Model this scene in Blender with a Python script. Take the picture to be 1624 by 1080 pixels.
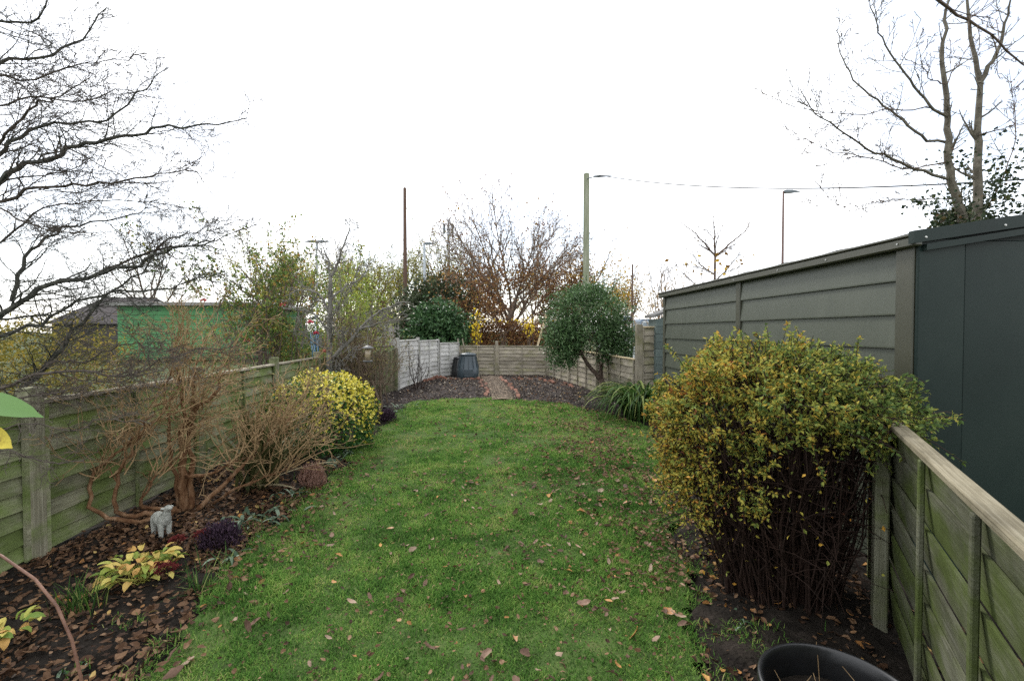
import bpy, bmesh, math, random
import numpy as np
from mathutils import Vector, Matrix

for _o in list(bpy.data.objects):
    bpy.data.objects.remove(_o, do_unlink=True)
random.seed(11)
rng = np.random.default_rng(11)
R = math.radians
SC = bpy.context.scene
COL = SC.collection

# ------------------------------------------------------------------ camera
cam_data = bpy.data.cameras.new('camera')
cam_data.sensor_width = 36.0
cam_data.lens = 15.96
cam_data.clip_start = 0.02
cam_data.clip_end = 1500
cam = bpy.data.objects.new('camera', cam_data)
cam.location = (0, 0, 1.55)
cam.rotation_euler = (R(90 - 1.2), 0, R(-1.75))
COL.objects.link(cam)
SC.camera = cam

# ------------------------------------------------------------------ sky and sun (bright overcast)
SUN_EL, SUN_AZ = 42.0, -25.0           # elevation, degrees right of the garden's long axis
world = bpy.data.worlds.new('World')
SC.world = world
world.use_nodes = True
wn, wl = world.node_tree.nodes, world.node_tree.links
wn.clear()
w_out = wn.new('ShaderNodeOutputWorld')
w_bg = wn.new('ShaderNodeBackground')
w_sky = wn.new('ShaderNodeTexSky')
w_sky.sky_type = 'NISHITA'
w_sky.sun_disc = False
w_sky.sun_elevation = R(SUN_EL)
w_sky.sun_rotation = R(SUN_AZ)
w_tc = wn.new('ShaderNodeTexCoord')
w_noise = wn.new('ShaderNodeTexNoise')
w_noise.inputs['Scale'].default_value = 2.2
w_noise.inputs['Detail'].default_value = 5
w_ramp = wn.new('ShaderNodeMapRange')
w_ramp.inputs['From Min'].default_value = 0.36
w_ramp.inputs['From Max'].default_value = 0.56
w_ramp.inputs['To Min'].default_value = 0.35
w_ramp.inputs['To Max'].default_value = 1.0
w_mix = wn.new('ShaderNodeMix')
w_mix.data_type = 'RGBA'
w_mix.inputs['B'].default_value = (9.6, 9.75, 10.0, 1)     # cloud layer
wl.new(w_tc.outputs['Generated'], w_noise.inputs['Vector'])
wl.new(w_noise.outputs['Fac'], w_ramp.inputs['Value'])
wl.new(w_ramp.outputs['Result'], w_mix.inputs['Factor'])
wl.new(w_sky.outputs['Color'], w_mix.inputs['A'])
wl.new(w_mix.outputs['Result'], w_bg.inputs['Color'])
wl.new(w_bg.outputs['Background'], w_out.inputs['Surface'])
w_bg.inputs['Strength'].default_value = 0.125

sun_data = bpy.data.lights.new('sun', 'SUN')
sun_data.energy = 1.5
sun_data.angle = R(12)
sun_data.color = (1.0, 0.96, 0.9)
sun = bpy.data.objects.new('sun', sun_data)
sun.location = (3, 6, 20)
sun.rotation_euler = (R(90 - SUN_EL), 0, R(180 - SUN_AZ))
COL.objects.link(sun)

SC.view_settings.view_transform = 'Standard'
SC.view_settings.look = 'None'
SC.view_settings.gamma = 1.0
SC.view_settings.exposure = 0.95
SC.view_settings.use_curve_mapping = False
SC.render.engine = 'CYCLES'
SC.cycles.use_denoising = False
SC.cycles.max_bounces = 6
SC.cycles.diffuse_bounces = 3
SC.cycles.transparent_max_bounces = 4

# ------------------------------------------------------------------ helpers: objects
WORLD = {}                     # object name -> world location of its (unrotated) local frame


def put(name, mesh, mat=None, parent=None, loc=(0, 0, 0), rot=(0, 0, 0), smooth=None):
    o = bpy.data.objects.new(name, mesh)
    COL.objects.link(o)
    if mat is not None and mesh is not None and not mesh.materials:
        mesh.materials.append(mat)
    if parent is not None:
        o.parent = parent
    o.location = loc
    o.rotation_euler = rot
    return o


def tag(o, label=None, cat=None, group=None, kind=None):
    if label:
        o['label'] = label
    if cat:
        o['category'] = cat
    if group:
        o['group'] = group
    if kind:
        o['kind'] = kind
    return o


def thing(name, label, cat, loc=(0, 0, 0), rotz=0.0, group=None):
    o = put(name, None, None, None, loc, (0, 0, rotz))
    o.empty_display_size = 0.1
    WORLD[o.name] = tuple(loc)
    return tag(o, label, cat, group)


def unit(a):
    return a / np.maximum(np.linalg.norm(a, axis=-1, keepdims=True), 1e-9)


def rand_unit(n):
    return unit(rng.normal(size=(n, 3)))


def vnoise(x, y, scale, seed=0):
    """smooth value noise in 0..1"""
    r = np.random.default_rng(seed).random((64, 64))
    u, v = np.asarray(x) / scale + 100, np.asarray(y) / scale + 100
    i, j = np.floor(u).astype(int), np.floor(v).astype(int)
    fu, fv = u - i, v - j
    fu, fv = fu * fu * (3 - 2 * fu), fv * fv * (3 - 2 * fv)
    g = lambda a, b: r[a % 64, b % 64]
    return (g(i, j) * (1 - fu) + g(i + 1, j) * fu) * (1 - fv) + (g(i, j + 1) * (1 - fu) + g(i + 1, j + 1) * fu) * fv


class MB:
    """collects geometry; build() links it as one mesh object"""

    def __init__(self):
        self.V, self.T, self.Q, self.A, self.n = [], [], [], [], 0

    def add(self, V, tris=None, quads=None, tint=0.5):
        V = np.asarray(V, float)
        if tris is not None and len(tris):
            self.T.append(np.asarray(tris, np.int64) + self.n)
        if quads is not None and len(quads):
            self.Q.append(np.asarray(quads, np.int64) + self.n)
        self.V.append(V)
        self.A.append(np.broadcast_to(np.asarray(tint, float), (len(V),)).copy())
        self.n += len(V)

    def tube(self, pts, rad, sides=5, tint=0.5, cap=True):
        P = np.asarray(pts, float)
        n = len(P)
        r = np.broadcast_to(np.asarray(rad, float), (n,))
        t = unit(np.gradient(P, axis=0))
        m = np.abs(t.mean(0))
        ref = np.eye(3)[int(np.argmin(m))]
        u = unit(np.cross(t, ref))
        v = np.cross(t, u)
        a = np.arange(sides) * 2 * np.pi / sides
        ring = P[:, None] + r[:, None, None] * (u[:, None] * np.cos(a)[None, :, None] + v[:, None] * np.sin(a)[None, :, None])
        k = np.arange(sides)
        k2 = (k + 1) % sides
        base = (np.arange(n - 1) * sides)[:, None]
        q = np.stack([base + k, base + k2, base + sides + k2, base + sides + k], -1).reshape(-1, 4)
        tr = None
        if cap and sides <= 8:
            tr = [[0, i + 1, i] for i in range(1, sides - 1)] + [[(n - 1) * sides, (n - 1) * sides + i, (n - 1) * sides + i + 1] for i in range(1, sides - 1)]
        self.add(ring.reshape(-1, 3), tr, q, tint)

    def box(self, c, s, rot=None, tint=0.5):
        c, s = np.asarray(c, float), np.asarray(s, float) / 2
        V = np.array([[x, y, z] for z in (-1, 1) for y in (-1, 1) for x in (-1, 1)], float) * s
        if rot is not None:
            V = V @ np.array(rot.to_3x3() if hasattr(rot, 'to_3x3') else rot).T
        q = [[0, 2, 3, 1], [4, 5, 7, 6], [0, 1, 5, 4], [2, 6, 7, 3], [0, 4, 6, 2], [1, 3, 7, 5]]
        self.add(V + c, None, q, tint)

    def box2(self, a, b, tint=0.5):
        a, b = np.minimum(a, b), np.maximum(a, b)
        self.box((a + b) / 2, b - a, None, tint)

    def lathe(self, prof, seg=24, c=(0, 0, 0), tint=0.5):
        prof = np.asarray(prof, float)
        a = np.arange(seg) * 2 * np.pi / seg
        V = np.stack([prof[:, None, 0] * np.cos(a), prof[:, None, 0] * np.sin(a), np.repeat(prof[:, None, 1], seg, 1)], -1).reshape(-1, 3) + np.asarray(c)
        k = np.arange(seg)
        k2 = (k + 1) % seg
        b = (np.arange(len(prof) - 1) * seg)[:, None]
        self.add(V, None, np.stack([b + k, b + k2, b + seg + k2, b + seg + k], -1).reshape(-1, 4), tint)

    def leaves(self, P, D, N, L, W, fold=0.15, curl=0.15, tint=0.5, simple=False):
        P = np.asarray(P, float)
        n = len(P)
        if n == 0:
            return
        D = unit(np.asarray(D, float))
        S = unit(np.cross(D, N))
        N = np.cross(S, D)
        L = np.broadcast_to(L, (n,))[:, None]
        W = np.broadcast_to(W, (n,))[:, None]
        tint = np.broadcast_to(tint, (n,))
        l = P + D * L * .45 - S * W / 2 + N * W * fold
        r = P + D * L * .45 + S * W / 2 + N * W * fold
        tip = P + D * L - N * L * curl
        if simple:
            V = np.stack([P, r, tip, l], 1).reshape(-1, 3)
            self.add(V, None, np.arange(n)[:, None] * 4 + np.arange(4)[None], np.repeat(tint, 4))
        else:
            m = P + D * L * .5 - N * W * fold * .3
            V = np.stack([P, r, tip, l, m], 1).reshape(-1, 3)
            b = np.arange(n)[:, None] * 5
            T = np.concatenate([b + np.array(x)[None] for x in ([0, 1, 4], [0, 4, 3], [4, 1, 2], [3, 4, 2])])
            self.add(V, T, None, np.repeat(tint, 5))

    def oval_leaves(self, P, D, N, L, W, curl, tint):
        """rounder, crumpled dead leaves, ten faces each"""
        P = np.asarray(P, float)
        n = len(P)
        D = unit(np.asarray(D, float))
        S = unit(np.cross(D, N))
        N = np.cross(S, D)
        L, W, c = (np.broadcast_to(a, (n,))[:, None] for a in (L, W, curl))
        f = rng.uniform(-.25, .55, (n, 1))

        def pt(u, v):
            jz = rng.normal(0, .07, (n, 1))
            ju = rng.normal(0, .05, (n, 1))
            return P + D * L * (u + ju) + S * W * .5 * v * rng.uniform(.75, 1.15, (n, 1)) + N * (L * c * (u - .5) ** 2 * 2 + W * f * v * v * .6 + W * jz)
        V = np.stack([pt(0, 0), pt(.22, .75), pt(.5, 1), pt(.78, .7), pt(1, 0), pt(.78, -.7), pt(.5, -1), pt(.22, -.75), pt(.33, 0), pt(.68, 0)], 1).reshape(-1, 3)
        b = np.arange(n)[:, None] * 10
        T = np.concatenate([b + np.array(x)[None] for x in ([0, 1, 8], [8, 7, 0], [9, 3, 4], [4, 5, 9])])
        Q = np.concatenate([b + np.array(x)[None] for x in ([8, 1, 2, 9], [7, 8, 9, 6], [2, 3, 9, 9], [6, 9, 5, 5])][:2])
        T = np.concatenate([T, b + np.array([[2, 3, 9]]), b + np.array([[6, 9, 5]])])
        self.add(V, T, Q, np.repeat(np.broadcast_to(tint, (n,)), 10))

    def mesh(self, name, smooth=False, off=(0, 0, 0)):
        me = bpy.data.meshes.new(name)
        if not self.V:
            return me
        V = np.concatenate(self.V) - np.asarray(off, float)
        T = np.concatenate(self.T) if self.T else np.zeros((0, 3), np.int64)
        Q = np.concatenate(self.Q) if self.Q else np.zeros((0, 4), np.int64)
        me.vertices.add(len(V))
        me.vertices.foreach_set('co', V.astype(np.float32).ravel())
        lv = np.concatenate([T.ravel(), Q.ravel()]).astype(np.int32)
        ls = np.concatenate([np.arange(len(T)) * 3, len(T) * 3 + np.arange(len(Q)) * 4]).astype(np.int32)
        me.loops.add(len(lv))
        me.loops.foreach_set('vertex_index', lv)
        me.polygons.add(len(ls))
        me.polygons.foreach_set('loop_start', ls)
        me.polygons.foreach_set('use_smooth', np.full(len(ls), bool(smooth)))
        a = me.attributes.new('tint', 'FLOAT', 'POINT')
        a.data.foreach_set('value', np.concatenate(self.A).astype(np.float32))
        me.update(calc_edges=True)
        return me

    def build(self, name, mat, parent=None, smooth=False, root=None, kind=None):
        """world-space geometry; PARENT may be a thing or a part of ROOT (both unrotated)"""
        off = (0, 0, 0)
        if parent is not None:
            off = WORLD[(root or parent).name]
        o = put(name, self.mesh(name, smooth, off), mat, parent)
        if kind:
            o['kind'] = kind
        return o


def rot_about(v, axis, ang):
    return Matrix.Rotation(ang, 3, axis) @ v


def grow(mb, p, d, L, r, lvl, P, tips):
    """recursive branch. P: dict(wig, trop, n, ang, ratio, rr, sides, seg, tmin)"""
    top = len(P['n'])
    ns = max(3, min(9, int(L / P['seg']) + 2))
    st = L / ns
    pts = [p.copy()]
    dirs = [d.copy()]
    w = P['wig'] * (1 + .35 * lvl)
    tr = P['trop'][min(lvl, len(P['trop']) - 1)]
    for i in range(ns):
        d = d + Vector((random.gauss(0, w), random.gauss(0, w), random.gauss(0, w) + tr))
        d.normalize()
        p = p + d * st
        pts.append(p.copy())
        dirs.append(d.copy())
    rmin = P.get('rmin', .0015)
    rad = [max(rmin, r * (1 - .75 * i / ns)) for i in range(ns + 1)]
    mb.tube([tuple(q) for q in pts], rad, max(3, P['sides'] - lvl), random.random(), cap=False)
    if lvl >= top:
        tips.append((tuple(pts[-1]), tuple(dirs[-1])))
        tips.append((tuple(pts[ns // 2]), tuple(dirs[ns // 2])))
        return
    n = P['n'][lvl]
    n = max(1, int(n * random.uniform(.75, 1.25) + .5))
    for k in range(n):
        t = P['tmin'] + (1 - P['tmin']) * (k + random.random()) / n
        i = min(ns - 1, int(t * ns))
        f = t * ns - i
        q = pts[i].lerp(pts[i + 1], min(1, f))
        dd = dirs[i]
        ax = dd.orthogonal().normalized()
        ax = rot_about(ax, dd, random.uniform(0, 2 * math.pi))
        fl = P.get('flat')
        c = rot_about(dd, ax, R(random.gauss(P['ang'], P['ang'] * .25)))
        if fl:
            c.z *= fl
            c.normalize()
        cl = L * P['ratio'] * random.uniform(.6, 1.15) * (1.15 - .55 * t)
        cr = max(rmin, min(rad[i] * .8, r * P['rr'] * (1.1 - .5 * t)))
        grow(mb, q, c, cl, cr, lvl + 1, P, tips)
    tips.append((tuple(pts[-1]), tuple(dirs[-1])))


def grow_on(mb, pts, r, P, tips, n, length, lvl=0, tmin=.1, rk=.5):
    """a limb along given points with side branches grown from it"""
    P3 = np.asarray(pts, float)
    # resample with a little crookedness
    seg = np.linalg.norm(np.diff(P3, axis=0), axis=1)
    s = np.concatenate([[0], np.cumsum(seg)])
    m = max(len(pts) * 3, 8)
    u = np.linspace(0, s[-1], m)
    Q = np.stack([np.interp(u, s, P3[:, k]) for k in range(3)], 1)
    Q[1:-1] = (Q[:-2] + 2 * Q[1:-1] + Q[2:]) / 4
    Q[1:] += rng.normal(0, min(.012, s[-1] * .008), (m - 1, 3))
    rad = r * (1 - .8 * u / s[-1])
    mb.tube(Q, np.maximum(rad, .003), P['sides'] + 1, .5)
    for k in range(n):
        t = tmin + (1 - tmin) * (k + random.random()) / n
        i = min(m - 2, int(t * (m - 1)))
        dd = Vector(Q[i + 1] - Q[i]).normalized()
        ax = rot_about(dd.orthogonal().normalized(), dd, random.uniform(0, 2 * math.pi))
        c = rot_about(dd, ax, R(random.gauss(P['ang'], P['ang'] * .25)))
        if P.get('flat'):
            c.z *= P['flat']
            c.normalize()
        grow(mb, Vector(Q[i]), c, length * random.uniform(.5, 1.2) * (1.1 - .5 * t), max(.002, rad[i] * rk), lvl, P, tips)
    return Q


def leaf_cloud(mb, C, L, W, spread=0.0, up=0.5, tint=None, fold=.15, curl=.15, simple=False, droop=0.0):
    """leaves at centres C"""
    n = len(C)
    D = rand_unit(n)
    D[:, 2] -= droop
    N = rand_unit(n) + np.array([0, 0, up])
    Pp = np.asarray(C) + (rng.normal(0, spread, (n, 3)) if spread else 0)
    s = rng.uniform(.65, 1.25, n)
    mb.leaves(Pp, D, N, L * s, W * s, fold, curl, rng.random(n) if tint is None else tint, simple)


def shell(n, c, r, lo=-1.0, inner=.6, lump=.18, seed=1):
    """points filling the outer part of a lumpy ellipsoid"""
    d = rand_unit(int(n * 2.2) + 10)
    d = d[d[:, 2] > lo][:n]
    az = np.arctan2(d[:, 1], d[:, 0])
    lum = 1 + lump * (vnoise(az * 3, d[:, 2] * 3, 1.0, seed) - .5) * 2 + lump * .6 * (vnoise(az * 9, d[:, 2] * 8, 1.0, seed + 1) - .5) * 2
    rr = (inner + (1 - inner) * rng.random(len(d)) ** .6) * lum
    return np.asarray(c) + d * rr[:, None] * np.asarray(r)


# ------------------------------------------------------------------ helpers: materials
def nodes(name):
    m = bpy.data.materials.new(name)
    m.use_nodes = True
    nt = m.node_tree
    return m, nt, nt.nodes, nt.links, nt.nodes['Principled BSDF']


def ramp(nt, cols):
    r = nt.nodes.new('ShaderNodeValToRGB')
    el = r.color_ramp.elements
    while len(el) > 1:
        el.remove(el[-1])
    for i, (p, c) in enumerate(cols):
        e = el[0] if i == 0 else el.new(p)
        e.position = p
        e.color = (*c, 1)
    return r


def leafmat(name, cols, rough=.5, trans=.25, spec=.10):
    m, nt, n, l, b = nodes(name)
    a = n.new('ShaderNodeAttribute')
    a.attribute_name = 'tint'
    r = ramp(nt, cols)
    l.new(a.outputs['Fac'], r.inputs['Fac'])
    l.new(r.outputs['Color'], b.inputs['Base Color'])
    b.inputs['Roughness'].default_value = rough
    b.inputs['Specular IOR Level'].default_value = spec
    if trans:
        t = n.new('ShaderNodeBsdfTranslucent')
        mx = n.new('ShaderNodeMixShader')
        mx.inputs['Fac'].default_value = trans
        l.new(r.outputs['Color'], t.inputs['Color'])
        l.new(b.outputs['BSDF'], mx.inputs[1])
        l.new(t.outputs['BSDF'], mx.inputs[2])
        l.new(mx.outputs['Shader'], n['Material Output'].inputs['Surface'])
    return m


def noisemat(name, cols, scale=8, detail=6, rough=.8, bump=.3, stretch=(1, 1, 1), bscale=None, spec=.12, rnd=0.0, coord='Object', bdist=.01, metal=0):
    m, nt, n, l, b = nodes(name)
    tc = n.new('ShaderNodeTexCoord')
    mp = n.new('ShaderNodeMapping')
    mp.inputs['Scale'].default_value = stretch
    no = n.new('ShaderNodeTexNoise')
    no.inputs['Scale'].default_value = scale
    no.inputs['Detail'].default_value = detail
    no.inputs['Roughness'].default_value = .62
    oi = n.new('ShaderNodeObjectInfo')
    sc = n.new('ShaderNodeVectorMath')
    sc.operation = 'SCALE'
    sc.inputs['Scale'].default_value = 37.0
    cb = n.new('ShaderNodeCombineXYZ')
    l.new(oi.outputs['Random'], cb.inputs['X'])
    l.new(oi.outputs['Random'], cb.inputs['Z'])
    l.new(cb.outputs['Vector'], sc.inputs[0])
    ad = n.new('ShaderNodeVectorMath')
    l.new(tc.outputs[coord], mp.inputs['Vector'])
    l.new(mp.outputs['Vector'], ad.inputs[0])
    l.new(sc.outputs['Vector'], ad.inputs[1])
    l.new(ad.outputs['Vector'], no.inputs['Vector'])
    r = ramp(nt, cols)
    l.new(no.outputs['Fac'], r.inputs['Fac'])
    col = r.outputs['Color']
    if rnd:
        mr = n.new('ShaderNodeMapRange')
        mr.inputs['To Min'].default_value = 1 - rnd
        mr.inputs['To Max'].default_value = 1 + rnd
        l.new(oi.outputs['Random'], mr.inputs['Value'])
        hs = n.new('ShaderNodeHueSaturation')
        l.new(mr.outputs['Result'], hs.inputs['Value'])
        l.new(col, hs.inputs['Color'])
        col = hs.outputs['Color']
    l.new(col, b.inputs['Base Color'])
    b.inputs['Roughness'].default_value = rough
    b.inputs['Specular IOR Level'].default_value = spec
    b.inputs['Metallic'].default_value = metal
    if bump:
        n2 = n.new('ShaderNodeTexNoise')
        n2.inputs['Scale'].default_value = bscale or scale * 3
        n2.inputs['Detail'].default_value = 5
        l.new(ad.outputs['Vector'], n2.inputs['Vector'])
        bp = n.new('ShaderNodeBump')
        bp.inputs['Strength'].default_value = bump
        bp.inputs['Distance'].default_value = bdist
        l.new(n2.outputs['Fac'], bp.inputs['Height'])
        l.new(bp.outputs['Normal'], b.inputs['Normal'])
    m['col'] = 1
    return m


def woodmat(name, grey, brown, green, algae=.5, rnd=.25, darkpatch=.5, vert=False):
    """weathered fence timber: grain along local X, algae and dark damp patches"""
    m, nt, n, l, b = nodes(name)
    tc = n.new('ShaderNodeTexCoord')
    oi = n.new('ShaderNodeObjectInfo')
    cb = n.new('ShaderNodeCombineXYZ')
    mu = n.new('ShaderNodeMath')
    mu.operation = 'MULTIPLY'
    mu.inputs[1].default_value = 53.0
    l.new(oi.outputs['Random'], mu.inputs[0])
    l.new(mu.outputs[0], cb.inputs['X'])
    l.new(mu.outputs[0], cb.inputs['Y'])
    ad = n.new('ShaderNodeVectorMath')
    l.new(tc.outputs['Object'], ad.inputs[0])
    l.new(cb.outputs['Vector'], ad.inputs[1])

    def noise(scale, stretch, detail=6, rough=.6, dist=0.0):
        mp = n.new('ShaderNodeMapping')
        mp.inputs['Scale'].default_value = stretch
        l.new(ad.outputs['Vector'], mp.inputs['Vector'])
        no = n.new('ShaderNodeTexNoise')
        no.inputs['Scale'].default_value = scale
        no.inputs['Detail'].default_value = detail
        no.inputs['Roughness'].default_value = rough
        no.inputs['Distortion'].default_value = dist
        l.new(mp.outputs['Vector'], no.inputs['Vector'])
        return no.outputs['Fac']

    grain = noise(15, (9, 9, .25) if vert else (.25, 9, 9), 10, .62, .15)
    patch = noise(2.3, (1, 1, 1.6), 5, .6)
    patch2 = noise(3.1, (.8, 1.3, 1.0), 6, .65)
    r1 = ramp(nt, [(.28, tuple(c * .7 for c in brown)), (.46, brown), (.68, grey)])
    l.new(grain, r1.inputs['Fac'])
    mr = n.new('ShaderNodeMapRange')
    mr.inputs['From Min'].default_value = .62 - algae * .3
    mr.inputs['From Max'].default_value = .80 - algae * .3
    mr.inputs['To Max'].default_value = .85
    l.new(patch, mr.inputs['Value'])
    mx = n.new('ShaderNodeMix')
    mx.data_type = 'RGBA'
    mx.inputs['B'].default_value = (*green, 1)
    l.new(mr.outputs['Result'], mx.inputs['Factor'])
    l.new(r1.outputs['Color'], mx.inputs['A'])
    md = n.new('ShaderNodeMapRange')
    md.inputs['From Min'].default_value = .42
    md.inputs['From Max'].default_value = .68
    md.inputs['To Min'].default_value = 1.12
    md.inputs['To Max'].default_value = 1 - darkpatch
    l.new(patch2, md.inputs['Value'])
    mo = n.new('ShaderNodeMapRange')
    mo.inputs['To Min'].default_value = 1 - rnd
    mo.inputs['To Max'].default_value = 1 + rnd
    l.new(oi.outputs['Random'], mo.inputs['Value'])
    mm = n.new('ShaderNodeMath')
    mm.operation = 'MULTIPLY'
    l.new(md.outputs['Result'], mm.inputs[0])
    l.new(mo.outputs['Result'], mm.inputs[1])
    hs = n.new('ShaderNodeHueSaturation')
    l.new(mm.outputs[0], hs.inputs['Value'])
    l.new(mx.outputs['Result'], hs.inputs['Color'])
    l.new(hs.outputs['Color'], b.inputs['Base Color'])
    b.inputs['Roughness'].default_value = .9
    b.inputs['Specular IOR Level'].default_value = .06
    bp = n.new('ShaderNodeBump')
    bp.inputs['Strength'].default_value = .55
    bp.inputs['Distance'].default_value = .006
    l.new(grain, bp.inputs['Height'])
    l.new(bp.outputs['Normal'], b.inputs['Normal'])
    return m


def plain(name, col, rough=.5, spec=.4, metal=0):
    return noisemat(name, [(.3, tuple(c * .85 for c in col)), (.7, tuple(min(1, c * 1.12) for c in col))], 6, 5, rough, .08, spec=spec, metal=metal)


M = {}
M['soil'] = noisemat('soil_earth', [(.3, (.008, .006, .005)), (.5, (.016, .013, .010)), (.72, (.034, .027, .022))], 9, 8, .95, .9, bscale=45, bdist=.03)
M['soil_grey'] = noisemat('dug_earth', [(.3, (.018, .014, .013)), (.5, (.036, .029, .027)), (.72, (.070, .058, .053))], 7, 8, .95, .9, bscale=30, bdist=.03)
M['field'] = noisemat('rough_field', [(.3, (.03, .045, .015)), (.6, (.06, .075, .03)), (.8, (.09, .07, .04))], .6, 8, .95, .3)
M['turf'] = noisemat('turf_under', [(.3, (.030, .045, .014)), (.55, (.052, .090, .022)), (.75, (.10, .105, .042))], 6, 8, .95, .6, bscale=60)
M['grass'] = leafmat('grass_blades', [(0, (.030, .074, .016)), (.3, (.074, .172, .032)), (.55, (.138, .262, .052)), (.78, (.235, .335, .078)), (1, (.37, .33, .15))], .8, .4, .04)
M['litter'] = leafmat('fallen_leaves', [(0, (.034, .017, .009)), (.3, (.078, .040, .020)), (.55, (.14, .078, .040)), (.8, (.21, .13, .075)), (.93, (.30, .13, .03)), (1, (.40, .28, .10))], .7, .12, .2)
M['wood_left'] = woodmat('mossy_fence_timber', (.28, .28, .195), (.175, .172, .112), (.11, .155, .04), .72, .2, .38)
M['wood_post'] = woodmat('fence_post_timber', (.26, .25, .185), (.17, .16, .112), (.11, .145, .045), .5, .2, .35, True)
M['wood_grey'] = woodmat('silver_grey_fence_timber', (.56, .55, .53), (.40, .395, .37), (.25, .26, .18), .22, .12, .22)
M['wood_far'] = woodmat('old_fence_timber', (.39, .355, .285), (.25, .22, .17), (.17, .165, .08), .42, .2, .3)
M['wood_near'] = woodmat('algae_fence_timber', (.130, .132, .10), (.088, .090, .060), (.056, .076, .018), .68, .12, .42)
M['wood_cap'] = woodmat('bleached_cap_timber', (.25, .225, .165), (.165, .145, .10), (.11, .115, .05), .35, .1, .4)
M['wood_grey_up'] = woodmat('silver_grey_post_timber', (.40, .39, .36), (.26, .255, .235), (.19, .20, .13), .25, .15, .25, True)
M['wood_far_up'] = woodmat('old_post_timber', (.33, .30, .24), (.21, .185, .14), (.16, .155, .075), .42, .2, .3, True)
M['wood_near_up'] = woodmat('algae_post_timber', (.16, .16, .12), (.11, .11, .075), (.075, .095, .028), .6, .12, .35, True)
M['wood_pale'] = woodmat('pale_new_timber', (.60, .50, .34), (.45, .36, .22), (.3, .3, .15), .05, .1, .15)
M['shed_olive'] = noisemat('olive_steel_board', [(.28, (.032, .039, .025)), (.45, (.041, .048, .032)), (.62, (.046, .053, .036)), (.8, (.058, .065, .047))], 2.2, 9, .44, .25, (2.5, 1, .6), 110, .45, 0.06, bdist=.002)
M['shed_trim'] = noisemat('olive_steel_trim', [(.3, (.036, .037, .023)), (.7, (.048, .048, .031))], 4, 5, .4, .05, spec=.5, bscale=60, bdist=.002)
M['shed_teal'] = noisemat('shade_darkened_teal_steel', [(.3, (.005, .012, .010)), (.5, (.008, .017, .0145)), (.75, (.014, .024, .020))], 1.4, 10, .48, .15, spec=.2, bscale=140, bdist=.0015)  # teal paint, base darkened to stand in for house shade on the front
M['bolt'] = plain('steel_bolt', (.45, .45, .43), .35, .5, .8)
M['black'] = noisemat('black_plastic', [(.3, (.006, .0065, .007)), (.7, (.011, .0115, .013))], 8, 5, .34, .1, spec=.5)
M['bark_dark'] = noisemat('dark_lichened_bark', [(.35, (.030, .032, .027)), (.55, (.065, .064, .054)), (.75, (.15, .16, .12))], 30, 6, .9, .6, bscale=90)
M['bark_twig'] = noisemat('thin_twig_bark', [(.3, (.045, .037, .031)), (.7, (.10, .083, .068))], 20, 4, .85, .2)
M['bark_grey'] = noisemat('grey_bark', [(.3, (.10, .092, .08)), (.55, (.18, .17, .15)), (.75, (.28, .27, .245))], 18, 6, .9, .6, bscale=60)
M['bark_pale'] = noisemat('pale_olive_bark', [(.3, (.07, .062, .048)), (.55, (.125, .112, .086)), (.75, (.19, .175, .135))], 9, 6, .8, .5, bscale=40)
M['bark_brown'] = noisemat('brown_bark', [(.3, (.075, .055, .042)), (.7, (.16, .12, .095))], 14, 6, .9, .4)
M['bark_beech'] = noisemat('grey_brown_bark', [(.3, (.12, .09, .068)), (.7, (.23, .18, .14))], 14, 6, .9, .4)
M['bark_peel'] = noisemat('orange_peeling_bark', [(.3, (.075, .032, .015)), (.5, (.17, .092, .047)), (.72, (.30, .195, .12))], 22, 6, .85, .8, (1, 1, .35), 60)
M['twig_tan'] = noisemat('tan_twigs', [(.3, (.19, .12, .06)), (.7, (.36, .25, .135))], 12, 4, .85, .2)
M['bark_wine'] = noisemat('wine_brown_stems', [(.3, (.013, .008, .006)), (.7, (.036, .021, .016))], 14, 4, .7, .2)

# ================================================================== THE SETTING
# lawn outline (metres; camera at the origin, garden runs along +Y)
LAWN = np.array([(-1.42, .2), (-1.50, 1.4), (-1.58, 2.03), (-1.64, 2.58), (-1.66, 3.26), (-1.62, 4.08), (-1.66, 5.21), (-1.78, 6.79),
                 (-1.86, 8.95), (-1.65, 10.07), (-.9, 10.42), (-.15, 10.5), (.6, 10.15), (1.21, 9.64), (2.02, 8.49), (2.28, 7.4), (2.25, 6.6),
                 (2.0, 5.4), (1.62, 4.2), (1.32, 3.3), (1.12, 2.76), (.96, 2.29), (.86, 1.95), (.75, 1.4), (.6, .2)])


def resample(poly, step=.12):
    out = []
    n = len(poly)
    for i in range(n):
        a, b = poly[i], poly[(i + 1) % n]
        k = max(1, int(np.linalg.norm(b - a) / step))
        for j in range(k):
            out.append(a + (b - a) * j / k)
    return np.array(out)


LAWN = LAWN + np.stack([np.sign(LAWN[:, 0] - .1) * np.where(np.abs(LAWN[:, 0]) > .6, .11, 0), np.zeros(len(LAWN))], 1)
LAWN_R = resample(LAWN)
LAWN_R = LAWN_R + np.stack([vnoise(LAWN_R[:, 1], LAWN_R[:, 0], .35, 5) - .5, vnoise(LAWN_R[:, 0], LAWN_R[:, 1], .3, 6) - .5], 1) * .26


def inside(x, y, poly):
    x, y = np.asarray(x), np.asarray(y)
    c = np.zeros(x.shape, bool)
    j = len(poly) - 1
    for i in range(len(poly)):
        xi, yi, xj, yj = *poly[i], *poly[j]
        if yi != yj:
            c ^= ((yi > y) != (yj > y)) & (x < (xj - xi) * (y - yi) / (yj - yi) + xi)
        j = i
    return c


def edge_dist(x, y, poly):
    d = np.full(np.shape(x), 9.0)
    for q in poly[::2]:
        d = np.minimum(d, np.hypot(x - q[0], y - q[1]))
    return d


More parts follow.
